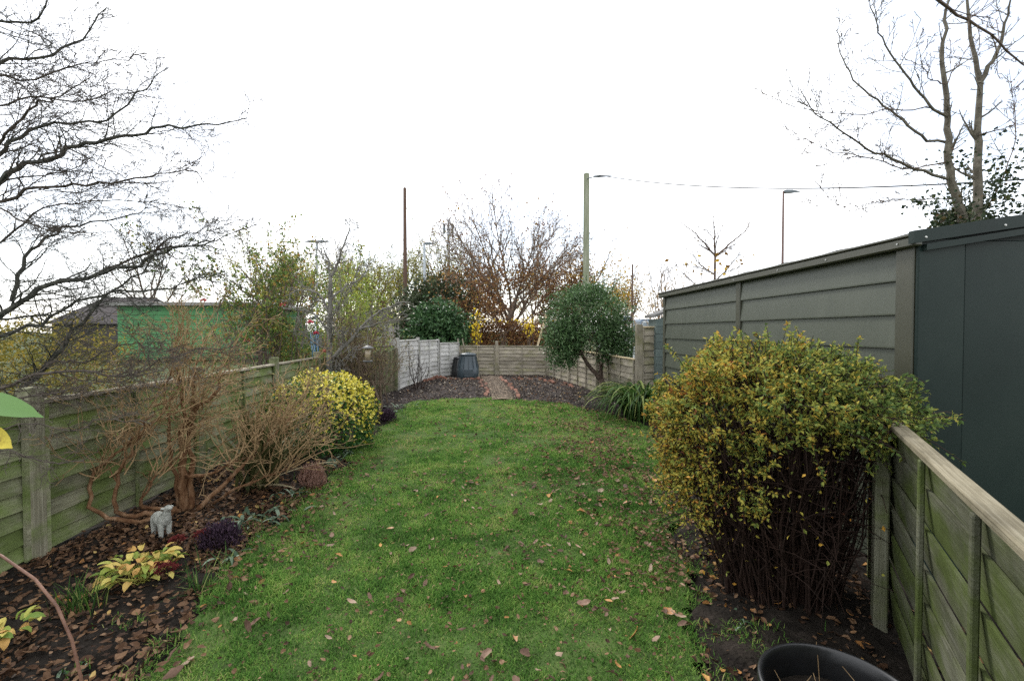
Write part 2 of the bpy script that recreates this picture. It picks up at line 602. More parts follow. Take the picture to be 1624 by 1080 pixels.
# the far ground
mb = MB()
mb.add([(-400, -60, -.06), (400, -60, -.06), (400, 700, -.06), (-400, 700, -.06)], None, [[0, 1, 2, 3]])
tag(mb.build('ground', M['field']), kind='structure')


def soil_sheet(name, x0, x1, y0, y1, step, mat, amp, zb, seed, hole=None):
    nx, ny = int((x1 - x0) / step) + 1, int((y1 - y0) / step) + 1
    X, Y = np.meshgrid(np.linspace(x0, x1, nx), np.linspace(y0, y1, ny))
    Z = zb + amp * (1.6 * vnoise(X, Y, .35, seed) + 1.0 * vnoise(X, Y, .11, seed + 1) + .7 * vnoise(X, Y, .05, seed + 2) - 1.6)
    if hole is not None:
        ins = inside(X, Y, hole)
        Z = np.where(ins, np.minimum(Z, -.035), Z)
    i = np.arange(nx - 1)[None] + np.arange(ny - 1)[:, None] * nx
    q = np.stack([i, i + 1, i + nx + 1, i + nx], -1).reshape(-1, 4)
    mb = MB()
    mb.add(np.stack([X, Y, Z], -1).reshape(-1, 3), None, q)
    return tag(mb.build(name, mat, smooth=True), kind='structure')


soil_sheet('flower_bed_soil', -3.6, 3.0, .4, 9.2, .042, M['soil'], .026, .002, 21, LAWN_R)
soil_sheet('vegetable_bed_soil', -3.6, 4.2, 9.2, 16.6, .045, M['soil_grey'], .026, .004, 31, LAWN_R)

# lawn turf: a sheet cut to the outline
mb = MB()
st = .06
gx, gy = np.meshgrid(np.arange(-2.1, 2.5, st), np.arange(.2, 10.7, st))
ins = inside(gx, gy, LAWN_R)
nx = gx.shape[1]
Z = .004 + .012 * vnoise(gx, gy, .5, 3)
V = np.stack([gx, gy, Z], -1).reshape(-1, 3)
i = np.arange(gx.shape[1] - 1)[None] + np.arange(gx.shape[0] - 1)[:, None] * nx
q = np.stack([i, i + 1, i + nx + 1, i + nx], -1).reshape(-1, 4)
fl = ins.ravel()
q = q[fl[q].all(1)]
mb.add(V, None, q)
tag(mb.build('lawn', M['turf'], smooth=True), kind='structure')


# grass blades
def blades(mb, x, y, h, w, tint):
    n = len(x)
    P = np.stack([x, y, np.full(n, .002) + .012 * vnoise(x, y, .5, 3)], 1)
    az = rng.uniform(0, 2 * np.pi, n)
    lean = rng.uniform(.1, .95, n)
    D = np.stack([np.cos(az) * lean, np.sin(az) * lean, np.ones(n)], 1)
    D = unit(D)
    S = np.stack([-np.sin(az), np.cos(az), np.zeros(n)], 1)
    h, w = h[:, None], w[:, None]
    mid = P + D * h * .55
    tip = mid + unit(D + np.stack([np.cos(az), np.sin(az), -np.ones(n) * .35], 1) * .8) * h * .5
    V = np.stack([P - S * w / 2, P + S * w / 2, mid + S * w * .4, mid - S * w * .4, tip], 1).reshape(-1, 3)
    b = np.arange(n)[:, None] * 5
    mb.add(V, b + np.array([[3, 2, 4]]), b + np.array([[0, 1, 2, 3]]), np.repeat(tint, 5))


def scatter(n, y0, y1, poly, x0=-2.1, x1=2.5):
    x = rng.uniform(x0, x1, n)
    y = rng.uniform(y0, y1, n)
    k = inside(x, y, poly)
    return x[k], y[k]


mb = MB()
for (y0, y1, dens, h, w) in ((1.55, 2.6, 22000, .038, .0036), (2.6, 4.0, 15000, .038, .0045), (4.0, 6.0, 8000, .038, .006), (6.0, 10.7, 4200, .038, .0095)):
    x, y = scatter(int(dens * 4.6 * (y1 - y0)), y0, y1, LAWN_R)
    thin = vnoise(x, y, .45, 8) * .6 + vnoise(x, y, .13, 9) * .4
    e = edge_dist(x, y, LAWN_R)
    keep = (rng.random(len(x)) < np.clip(.42 + 1.1 * thin, 0, 1)) & (rng.random(len(x)) < np.clip(.12 + e / .34 + .5 * (vnoise(x, y, .12, 19) - .5), 0, 1))
    x, y, thin = x[keep], y[keep], thin[keep]
    n = len(x)
    big = vnoise(x, y, 1.3, 12)
    t = np.clip(.06 + .40 * big + .44 * (vnoise(x, y, .3, 14) - .5) + .42 * (vnoise(x, y, .10, 15) - .5) + rng.normal(.20, .17, n) + (rng.random(n) < .035) * .5, 0, 1)
    blades(mb, x, y, h * rng.uniform(.4, 1.4, n) * (.2 + 1.4 * thin ** 1.3), w * rng.uniform(.7, 1.5, n), t)
# tufts escaping into the beds
x = np.concatenate([rng.normal(-1.72, .15, 12000), rng.normal(1.12, .16, 4000)])
y = np.concatenate([rng.uniform(1.6, 9, 12000), rng.uniform(1.7, 3.6, 4000)])
k = vnoise(x, y, .16, 40) > .5
x, y = x[k], y[k]
blades(mb, x, y, rng.uniform(.02, .06, len(x)), rng.uniform(.003, .005, len(x)), np.clip(rng.normal(.45, .25, len(x)), 0, 1))
tag(mb.build('lawn_grass', M['grass']), 'short green lawn grass running down the garden', 'grass', kind='stuff')

# gravel path between the far beds
M['path'] = noisemat('trodden_gravel', [(.3, (.10, .075, .054)), (.5, (.18, .138, .10)), (.72, (.30, .24, .18))], 26, 8, .95, .8, bscale=60, bdist=.02)
PATH = [(.10, 10.1, .24), (.08, 11.0, .24), (.0, 12.2, .24), (-.10, 13.3, .25), (-.22, 14.3, .28), (-.25, 15.4, .34)]
mb = MB()
pv = []
for (x, y, w) in PATH:
    pv += [(x - w, y, .028), (x, y, .045), (x + w, y, .028)]
mb.add(pv, None, [[3 * i + k, 3 * i + k + 1, 3 * i + k + 4, 3 * i + k + 3] for i in range(len(PATH) - 1) for k in (0, 1)])
tag(mb.build('path', M['path'], smooth=True), kind='structure')

# stones and crumbs on the soil and the path
M['stones'] = leafmat('stones_and_crumbs', [(0, (.03, .024, .02)), (.45, (.08, .065, .055)), (.75, (.20, .16, .12)), (1, (.42, .37, .30))], .9, 0)


def crumbs(mb, x, y, z, s, tint):
    n = len(x)
    O = np.array([(1, 0, 0), (0, 1, 0), (-1, 0, 0), (0, -1, 0), (0, 0, .8), (0, 0, -.6)], float)
    V = np.stack([x, y, z], 1)[:, None] + O[None] * s[:, None, None] * rng.uniform(.5, 1.3, (n, 6, 1))
    f = np.array([[0, 1, 4], [1, 2, 4], [2, 3, 4], [3, 0, 4], [1, 0, 5], [2, 1, 5], [3, 2, 5], [0, 3, 5]])
    mb.add(V.reshape(-1, 3), (np.arange(n)[:, None, None] * 6 + f[None]).reshape(-1, 3), None, np.repeat(tint, 6))


mb = MB()
x, y = rng.uniform(-3.3, 3.2, 9000), rng.uniform(9.3, 16.3, 9000)
k = ~inside(x, y, LAWN_R)
x, y = x[k], y[k]
crumbs(mb, x, y, np.full(len(x), .02), rng.uniform(.008, .03, len(x)), rng.random(len(x)) ** 2.6)
x, y = rng.uniform(-3.1, 2.4, 5000), rng.uniform(1.3, 9.2, 5000)
k = ~inside(x, y, LAWN_R)
x, y = x[k], y[k]
crumbs(mb, x, y, np.full(len(x), .006), rng.uniform(.004, .016, len(x)), rng.random(len(x)) ** 4 * .8)
yy = rng.uniform(10.2, 15.3, 2600)
xx = np.interp(yy, [p[1] for p in PATH], [p[0] for p in PATH]) + rng.normal(0, .2, 2600)
crumbs(mb, xx, yy, np.full(2600, .045), rng.uniform(.006, .02, 2600), .35 + .5 * rng.random(2600))
tag(mb.build('soil_crumbs', M['stones']), 'loose stones and crumbs of earth on beds and path', 'stones', kind='stuff')

# ================================================================== FENCES
_slats = {}


def slat_mesh(L, h, wavy, key, flip=False):
    """one lapped board: X along, bottom edge stands proud towards -Y"""
    k = (round(L, 2), round(h, 3), round(wavy, 3), key % 4, flip)
    if k in _slats:
        return _slats[k]
    rs = np.random.default_rng(key % 4 + int(L * 100))
    n = 8
    xs = np.linspace(0, L, n)
    wob = np.cumsum(rs.normal(0, wavy, n))
    wob -= np.linspace(wob[0], wob[-1], n)
    V, Q = [], []
    for i, x in enumerate(xs):
        zb = wob[i]
        V += [(x, -.008, zb), (x, -.027, h + zb), (x, -.015, h + zb), (x, .000, zb)] if flip else [(x, -.034, zb), (x, -.008, h), (x, .000, h), (x, -.020, zb)]
    for i in range(n - 1):
        a = 4 * i
        for j in range(4):
            Q.append([a + j, a + (j + 1) % 4, a + 4 + (j + 1) % 4, a + 4 + j])
    Q += [[3, 2, 1, 0], [4 * n - 4, 4 * n - 3, 4 * n - 2, 4 * n - 1]]
    mb = MB()
    mb.add(V, None, Q)
    _slats[k] = mb.mesh('slat')
    return _slats[k]


def box_mesh(name, a, b, bev=.004):
    mb = MB()
    mb.box2(np.array(a, float), np.array(b, float))
    me = mb.mesh(name)
    bm = bmesh.new()
    bm.from_mesh(me)
    if bev:
        bmesh.ops.bevel(bm, geom=list(bm.edges), offset=bev, segments=1, affect='EDGES')
    bm.to_mesh(me)
    bm.free()
    return me


def fence_panel(fence, p0, p1, z0, ztop, pitch, mat, capmat=None, wavy=.006, battens=(.5,), flip=False, capw=.05):
    """lap panel from p0 to p1 (world xy); boards face local -Y (to the right of travel)"""
    o = WORLD[fence.name]
    dx, dy = p1[0] - p0[0], p1[1] - p0[1]
    L = math.hypot(dx, dy)
    mb = MB()
    h = ztop - z0
    mb.box2(np.array([0, -.056, .0]), np.array([.034, -.0345, h - .03]))
    mb.box2(np.array([L - .034, -.056, .0]), np.array([L, -.0345, h - .03]))
    mb.box2(np.array([.0, .002, .0]), np.array([L, .03, .05]))
    me = mb.mesh('fence_panel')
    p = put('fence_panel', me, mat, fence, (p0[0] - o[0], p0[1] - o[1], z0 - o[2]), (0, 0, math.atan2(dy, dx)))
    n = max(3, int(round(h / pitch)))
    pit = (h - .04) / n
    for k in range(n):
        me = slat_mesh(L, pit * 1.12, wavy, random.randrange(4), flip)
        s = put('slat', me, mat, p, (0, -.001, .01 + k * pit + (random.uniform(-.003, .003))), (random.uniform(-.006, .006), 0, 0))
    for t in battens:
        put('batten', box_mesh('batten', (L * t - .016, -.054, 0), (L * t + .016, -.035, h - .032)), mat, p)
    put('cap_rail', box_mesh('cap_rail', (-.005, -.5 * capw - .028, h - .029), (L + .005, .5 * capw - .01, h), .005), capmat or mat, p)
    return p


def fence_post(fence, x, y, h, w=.09, mat=None, d=None, z0=-.05, rz=0.0, lean=(0, 0)):
    o = WORLD[fence.name]
    d = d or w
    me = box_mesh('fence_post', (-w / 2, -d / 2, z0), (w / 2, d / 2, h), .007)
    return put('fence_post', me, mat, fence, (x - o[0], y - o[1], 0), (lean[0], lean[1], rz))


# boundary on the left: green-stained lap panels
f = thing('garden_fence', 'low mossy lap-board fence behind the peeling-bark shrub and sheep ornament', 'fence', (-3.17, 3.15, 0))
posts = [(-3.13, 1.35), (-3.17, 3.15), (-3.20, 4.90), (-3.25, 6.65), (-3.32, 8.40)]
for a, b in zip(posts[:-1], posts[1:]):
    L = math.hypot(b[0] - a[0], b[1] - a[1])
    u = ((b[0] - a[0]) / L, (b[1] - a[1]) / L)
    g = .05
    fence_panel(f, (a[0] + u[0] * g, a[1] + u[1] * g), (b[0] - u[0] * g, b[1] - u[1] * g), .02, 1.08, .118, M['wood_left'], M['wood_far'], .007, (.5,))
for (x, y) in posts:
    fence_post(f, x + .015, y, 1.17, .095, M['wood_post'], .11)

# old upright-board stretch behind the stems
f = thing('garden_fence', 'dark old upright-board fence behind the bird feeder and tangled stems', 'fence', (-3.0, 10, 0))
A0, A1 = np.array([-3.32, 8.5]), np.array([-2.66, 11.75])
L = np.linalg.norm(A1 - A0)
ang = math.atan2(A1[1] - A0[1], A1[0] - A0[0])
o = WORLD[f.name]
rail = put('rail', box_mesh('rail', (0, .012, .25), (L, .05, .33)), M['wood_post'], f, (A0[0] - o[0], A0[1] - o[1], 0), (0, 0, ang))
put('rail', box_mesh('rail', (0, .012, .8), (L, .05, .88)), M['wood_post'], f, (A0[0] - o[0], A0[1] - o[1], 0), (0, 0, ang))
M['wood_upright'] = woodmat('dark_upright_board', (.16, .145, .10), (.095, .085, .058), (.07, .09, .03), .5, .3, .5, True)
bd = [box_mesh('board', (0, -.012, .02), (.125, .010, 1.02 + .03 * k), .003) for k in range(3)]
nb = int(L / .135)
for k in range(nb):
    p = A0 + (A1 - A0) * (k / nb)
    put('board', bd[k % 3], M['wood_upright'], f, (p[0] - o[0], p[1] - o[1], 0), (0, random.uniform(-.015, .015), ang + random.uniform(-.05, .05)))
fence_post(f, -2.64, 11.78, 1.12, .1, M['wood_post'])

# silver-grey panels near the compost bins
f = thing('garden_fence', 'silver grey lap panels stepping down beside the compost bins', 'fence', (-2.2, 14.5, 0))
gp = [(-2.62, 11.85, 1.31), (-2.42, 13.75, 1.30), (-2.0, 15.15, 1.22), (-1.38, 16.05, 1.09)]
for a, b in zip(gp[:-1], gp[1:]):
    L = math.hypot(b[0] - a[0], b[1] - a[1])
    u = ((b[0] - a[0]) / L, (b[1] - a[1]) / L)
    z = (a[2] + b[2]) / 2
    fence_panel(f, (a[0] + u[0] * .05, a[1] + u[1] * .05), (b[0] - u[0] * .05, b[1] - u[1] * .05), .02, z, .14, M['wood_grey'], M['wood_grey'], .004, (.5,))
for (x, y, z) in gp[:3]:
    fence_post(f, x, y, z + .06, .10, M['wood_grey_up'])

# far end
f = thing('garden_fence', 'low brown lap fence across the far end of the garden', 'fence', (0, 16.0, 0))
ep = [(-1.38, 16.1), (-.05, 15.95), (1.72, 15.7)]
for a, b in zip(ep[:-1], ep[1:]):
    L = math.hypot(b[0] - a[0], b[1] - a[1])
    u = ((b[0] - a[0]) / L, (b[1] - a[1]) / L)
    fence_panel(f, (a[0] + u[0] * .06, a[1] + u[1] * .06), (b[0] - u[0] * .06, b[1] - u[1] * .06), .01, 1.04, .13, M['wood_far'], M['wood_far'], .004, (.5,))
for (x, y) in ep[1:]:
    fence_post(f, x, y - .03, 1.20 if x < 1 else 1.06, .11, M['wood_far_up'])

# right, behind the bay tree
f = thing('garden_fence', 'weathered lap fence running behind the bay tree', 'fence', (2.3, 12.5, 0))
rp = [(1.74, 15.6), (2.16, 13.55), (2.52, 11.35), (2.75, 8.9)]
for a, b in zip(rp[:-1], rp[1:]):
    L = math.hypot(b[0] - a[0], b[1] - a[1])
    u = ((b[0] - a[0]) / L, (b[1] - a[1]) / L)
    fence_panel(f, (a[0] + u[0] * .05, a[1] + u[1] * .05), (b[0] - u[0] * .05, b[1] - u[1] * .05), .01, 1.0, .14, M['wood_far'], M['wood_pale'], .006, (.33, .66))
for (x, y) in rp[1:3]:
    fence_post(f, x - .02, y, 1.05, .09, M['wood_far_up'])

# tall frontal panel beside the small shed
f = thing('garden_fence', 'tall brown fence panel between strappy plant and small blue-green shed', 'fence', (3.2, 8.85, 0))
fence_panel(f, (2.81, 8.83), (3.40, 8.86), .01, 1.64, .15, M['wood_far'], M['wood_pale'], .005, ())
fence_post(f, 2.76, 8.82, 1.68, .12, M['wood_far_up'])

# near right: fence running from the house to the shed corner
f = thing('garden_fence', 'algae-stained lap fence with bleached cap beside the black pot', 'fence', (1.7, 1.7, 0))
q = lambda y: (1.25 + .657 * (y - 1.03), y)
fence_panel(f, q(2.72), q(.25), .02, 1.085, .145, M['wood_near'], M['wood_cap'], .006, (.427, .63), flip=True, capw=.046)
ang = math.atan2(-1.525, -.657 * 1.525)
fence_post(f, q(2.28)[0] - .055, 2.28 + .035, 1.045, .12, M['wood_near_up'], .06, rz=ang)

# ================================================================== SHEDS
s = thing('metal_shed', 'large dark green steel shed with lapped side boards and flat doors', 'shed', (2.55, 2.72, 0))
o = WORLD[s.name]


def local_box(name, a, b, mat, bev=.004, parent=None):
    par = parent or s
    off = np.array(WORLD[s.name])
    return put(name, box_mesh(name, np.array(a) - off, np.array(b) - off, bev), mat, par)


def steel_board(L, h):
    prof = [(-.022, 0), (-.022, .010), (-.003, h), (.004, h), (-.012, 0)]
    V, Q = [], []
    for x in (0, L):
        V += [(x, a, z) for a, z in prof]
    n = len(prof)
    Q = [[j, (j + 1) % n, n + (j + 1) % n, n + j] for j in range(n)]
    mb = MB()
    mb.add(V, [[0, 2, 1], [0, 3, 2], [0, 4, 3], [n, n + 1, n + 2], [n, n + 2, n + 3], [n, n + 3, n + 4]], Q)
    return mb.mesh('wall_board')


tops = [2.075, 1.868, 1.652, 1.438, 1.222, 1.006, .79, .574, .358, .142]
for (ya, yb) in ((4.715, 2.845), (6.875, 4.805)):
    me = {}
    for t in tops:
        h = .205 if t > 2 else (.14 if t < .2 else .214)
        if h not in me:
            me[h] = steel_board(ya - yb, h + .004)
        put('wall_board', me[h], M['shed_olive'], s, (2.575 - o[0], ya - o[1], t - h), (random.uniform(-.004, .004), 0, -math.pi / 2))
# posts and corner trims of the side
local_box('corner_trim', (2.545, 2.715, 0), (2.60, 2.843, 2.085), M['shed_trim'], .006)
local_box('corner_trim', (2.545, 6.878, 0), (2.60, 6.95, 2.085), M['shed_trim'], .006)
local_box('upright', (2.547, 4.718, 0), (2.60, 4.803, 2.085), M['shed_trim'], .006)
local_box('inner_wall', (2.602, 2.76, 0), (2.612, 6.94, 2.08), M['shed_trim'], 0)
# eaves trim and its lip
local_box('eaves_trim', (2.500, 2.66, 2.062), (2.552, 7.02, 2.122), M['shed_trim'], .008)
local_box('eaves_lip', (2.492, 2.655, 2.123), (2.60, 7.03, 2.138), M['shed_trim'], .004)
for y in (2.78, 3.4, 4.0, 4.76, 5.6, 6.5):
    mb = MB()
    mb.lathe([(0, .004), (.005, .004), (.007, 0)], 8)
    put('bolt', mb.mesh('bolt'), M['bolt'], s, (2.4985 - o[0], y - o[1], 2.092), (0, -math.pi / 2, 0))
# roof: two shallow slopes with ribs
mb = MB()
sl = math.tan(R(8.6))
for side in (0, 1):
    prof = []
    for k in range(0, 29):
        y = 2.66 + k * (7.02 - 2.66) / 28
        dz = .0 if k % 4 else .006
        xa, xb = (2.50, 3.95) if side == 0 else (3.95, 5.40)
        za, zb = (2.140, 2.140 + 1.45 * sl) if side == 0 else (2.140 + 1.45 * sl, 2.140)
        prof.append(((xa, y, za + dz), (xb, y, zb + dz)))
    V = [p for a in prof for p in a]
    mb.add(V, None, [[2 * i, 2 * i + 1, 2 * i + 3, 2 * i + 2] for i in range(28)])
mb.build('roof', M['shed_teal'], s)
# gable front, towards the house
front = MB()
V = [(2.60, 2.745, 0), (5.35, 2.745, 0), (5.35, 2.745, 2.11), (3.95, 2.745, 2.11 + 1.42 * sl), (2.60, 2.745, 2.12)]
front.add(V + [(x, y + .03, z) for x, y, z in V], [[0, 1, 2], [0, 2, 3], [0, 3, 4], [5, 7, 6], [5, 8, 7], [5, 9, 8]], [[0, 5, 6, 1], [0, 4, 9, 5]])
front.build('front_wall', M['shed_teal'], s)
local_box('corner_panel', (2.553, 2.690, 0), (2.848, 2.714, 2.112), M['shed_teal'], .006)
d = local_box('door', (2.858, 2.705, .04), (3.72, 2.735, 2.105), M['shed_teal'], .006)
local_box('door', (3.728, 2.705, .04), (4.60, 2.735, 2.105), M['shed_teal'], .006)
local_box('door_handle', (3.62, 2.675, .95), (3.66, 2.704, 1.12), M['black'], .006, d)
# verge trim climbing the gable
for k, (xa, xb) in enumerate(((2.485, 3.95), (3.95, 5.42))):
    za, zb = (2.075, 2.075 + 1.465 * sl) if k == 0 else (2.075 + 1.465 * sl, 2.075)
    mb = MB()
    V = []
    for y in (2.652, 2.688):
        V += [(xa, y, za), (xb, y, zb), (xb, y, zb + .075), (xa, y, za + .075)]
    mb.add(V, None, [[0, 1, 2, 3], [7, 6, 5, 4], [0, 4, 5, 1], [3, 2, 6, 7], [0, 3, 7, 4], [1, 5, 6, 2]])
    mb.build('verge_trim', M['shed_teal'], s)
    mb = MB()
    V = []
    for y in (2.66, 2.700):
        V += [(xa + .09, y, za - .040), (xb, y, zb - .04), (xb, y, zb - .003), (xa + .09, y, za - .003)]
    mb.add(V, None, [[0, 1, 2, 3], [7, 6, 5, 4], [0, 4, 5, 1], [3, 2, 6, 7], [0, 3, 7, 4], [1, 5, 6, 2]])
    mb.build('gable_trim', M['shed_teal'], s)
for x in (2.56, 3.05, 3.6):
    mb = MB()
    mb.lathe([(0, .004), (.005, .004), (.008, 0)], 8)
    put('bolt', mb.mesh('bolt'), M['bolt'], s, (x - o[0], 2.6515 - o[1], 2.10 + (x - 2.485) * sl), (math.pi / 2, 0, 0))

M['blue_board'] = noisemat('blue_green_board', [(.3, (.085, .11, .105)), (.7, (.13, .16, .15))], 8, 6, .75, .3, (1, 8, 8), rnd=.15)
M['felt'] = noisemat('roof_felt', [(.3, (.09, .09, .088)), (.7, (.17, .165, .155))], 14, 6, .95, .5)
s2 = thing('garden_shed', 'small blue-green timber shed with felt roof behind the steel shed', 'shed', (3.7, 9.3, 0))
o2 = np.array(WORLD[s2.name])
put('shed_body', box_mesh('shed_body', np.array((3.08, 8.68, 0)) - o2, np.array((4.5, 9.15, 1.78)) - o2, .005), M['blue_board'], s2)
wb = box_mesh('weatherboard', (0, -.018, 0), (1.48, 0, .143), .003)
for k in range(12):
    put('weatherboard', wb, M['blue_board'], s2, (3.05 - o2[0], 8.678 - o2[1], .02 + k * .147), (random.uniform(.03, .05), 0, 0))
wb = box_mesh('weatherboard', (0, -.018, 0), (.46, 0, .143), .003)
for k in range(12):
    put('weatherboard', wb, M['blue_board'], s2, (3.078 - o2[0], 9.15 - o2[1], .02 + k * .147), (random.uniform(.03, .05), 0, -math.pi / 2))
for (xa, xb, za, zb) in ((3.00, 3.80, 1.81, 2.10), (3.80, 4.60, 2.10, 1.81)):
    mb = MB()
    V = []
    for z in (0, .05):
        V += [(xa, 8.62, za + z), (xb, 8.62, zb + z), (xb, 9.22, zb + z), (xa, 9.22, za + z)]
    mb.add(V, None, [[3, 2, 1, 0], [4, 5, 6, 7], [0, 1, 5, 4], [1, 2, 6, 5], [2, 3, 7, 6], [3, 0, 4, 7]])
    mb.build('roof_slope', M['felt'], s2)
mb = MB()
mb.add([(3.08, 8.68, 1.77), (4.5, 8.68, 1.77), (3.80, 8.68, 2.07), (3.08, 8.72, 1.77), (4.5, 8.72, 1.77), (3.80, 8.72, 2.07)], [[0, 1, 2], [3, 5, 4]], [[0, 3, 4, 1]])
mb.build('gable', M['blue_board'], s2)

# ================================================================== NEAR TREE ON THE LEFT
LEFT_LIMBS = [
    (0.034, [(-3.98,3.6,2.58),(-3.83,3.63,2.7),(-3.62,3.67,2.86),(-3.46,3.7,2.95),(-3.23,3.73,3.05),(-3.01,3.77,3.1),(-2.76,3.8,3.2),(-2.47,3.83,3.22),(-2.29,3.87,3.27),(-2.11,3.9,3.33)]),
    (0.026, [(-4.2,3.8,2.74),(-4.06,3.86,3.01),(-3.93,3.92,3.18),(-3.79,3.99,3.29),(-3.54,4.05,3.35),(-3.39,4.11,3.39),(-3.2,4.18,3.66),(-3.07,4.24,3.85),(-3.01,4.3,3.93)]),
    (0.02, [(-3.76,3.4,2.39),(-3.55,3.37,2.49),(-3.26,3.33,2.56),(-2.89,3.3,2.59),(-2.61,3.27,2.58),(-2.19,3.23,2.67),(-1.99,3.2,2.61)]),
    (0.024, [(-4.16,3.7,3.49),(-4.01,3.82,3.74),(-3.74,3.95,3.83),(-3.59,4.08,4.08),(-3.48,4.2,4.42)]),
    (0.022, [(-3.93,3.5,3.7),(-3.61,3.45,3.79),(-3.35,3.4,3.76),(-3.2,3.35,3.78),(-3.13,3.3,3.94)]),
    (0.018, [(-3.6,3.3,2.58),(-3.41,3.24,2.82),(-3.25,3.18,2.95),(-3.06,3.12,3.05),(-2.89,3.06,3.03),(-2.6,3.0,3.17)]),
    (0.024, [(-3.83,3.7,1.78),(-3.79,3.77,2.12),(-3.7,3.83,2.31),(-3.65,3.9,2.39),(-3.34,3.97,2.48),(-3.11,4.03,2.54),(-2.99,4.1,2.63)]),
    (0.012, [(-3.54,3.2,2.42),(-3.35,3.18,2.39),(-3.12,3.15,2.25),(-2.98,3.12,2.21),(-2.67,3.1,2.19)]),
    (0.013, [(-3.19,4.0,2.06),(-3.09,4.05,2.12),(-2.91,4.1,2.37),(-2.6,4.15,2.44),(-2.55,4.2,2.59)]),
    (0.018, [(-3.26,3.8,2.01),(-3.21,3.95,2.11),(-3.04,4.1,2.26),(-2.64,4.25,2.36),(-2.28,4.4,2.57)]),
    (0.04, [(-3.99,3.5,1.39),(-3.75,3.54,1.64),(-3.67,3.58,1.76),(-3.48,3.61,1.88),(-3.38,3.65,1.94),(-3.16,3.69,1.99),(-2.87,3.72,2.09),(-2.67,3.76,2.2),(-2.31,3.8,2.28)]),
    (0.022, [(-3.72,3.3,1.44),(-3.53,3.33,1.51),(-3.3,3.36,1.6),(-3.04,3.39,1.76),(-2.79,3.41,1.85),(-2.47,3.44,1.86),(-2.24,3.47,1.95),(-2.09,3.5,1.91)]),
    (0.034, [(-4.09,3.7,0.78),(-3.86,3.76,1.04),(-3.71,3.81,1.25),(-3.66,3.87,1.35),(-3.53,3.93,1.58),(-3.36,3.99,1.83),(-3.05,4.04,2.1),(-2.93,4.1,2.35)]),
    (0.014, [(-3.52,3.65,1.29),(-3.4,3.6,1.32),(-3.12,3.55,1.31),(-2.98,3.5,1.39),(-2.72,3.45,1.45),(-2.45,3.4,1.42)]),
    (0.018, [(-3.35,3.0,1.09),(-3.22,3.03,1.17),(-3.01,3.06,1.27),(-2.74,3.09,1.29),(-2.46,3.11,1.24),(-2.36,3.14,1.31),(-2.13,3.17,1.41),(-1.79,3.2,1.46)]),
    (0.01, [(-3.24,2.9,1.06),(-2.99,2.88,1.14),(-2.74,2.86,1.17),(-2.46,2.84,1.24),(-2.2,2.82,1.26),(-2.02,2.8,1.32)]),
    (0.007, [(-2.91,2.6,0.94),(-2.79,2.62,1.0),(-2.6,2.64,1.03),(-2.45,2.66,0.96),(-2.26,2.68,1.06),(-2.06,2.7,1.0)]),
    (0.006, [(-2.87,2.6,0.87),(-2.67,2.57,0.9),(-2.47,2.53,0.83),(-2.24,2.5,0.85)]),
    (0.016, [(-4.4,3.9,3.23),(-4.18,3.98,3.45),(-3.95,4.06,3.58),(-3.7,4.14,3.54),(-3.39,4.22,3.72),(-3.06,4.3,3.66)]),
    (0.016, [(-4.43,3.9,2.1),(-4.22,4.0,2.3),(-3.95,4.1,2.62),(-3.61,4.2,2.71),(-3.24,4.3,2.75),(-2.91,4.4,2.71)]),
    (0.012, [(-3.38,3.0,3.12),(-3.17,3.02,3.17),(-2.99,3.04,3.15),(-2.77,3.06,3.26),(-2.55,3.08,3.31),(-2.32,3.1,3.38)]),
]
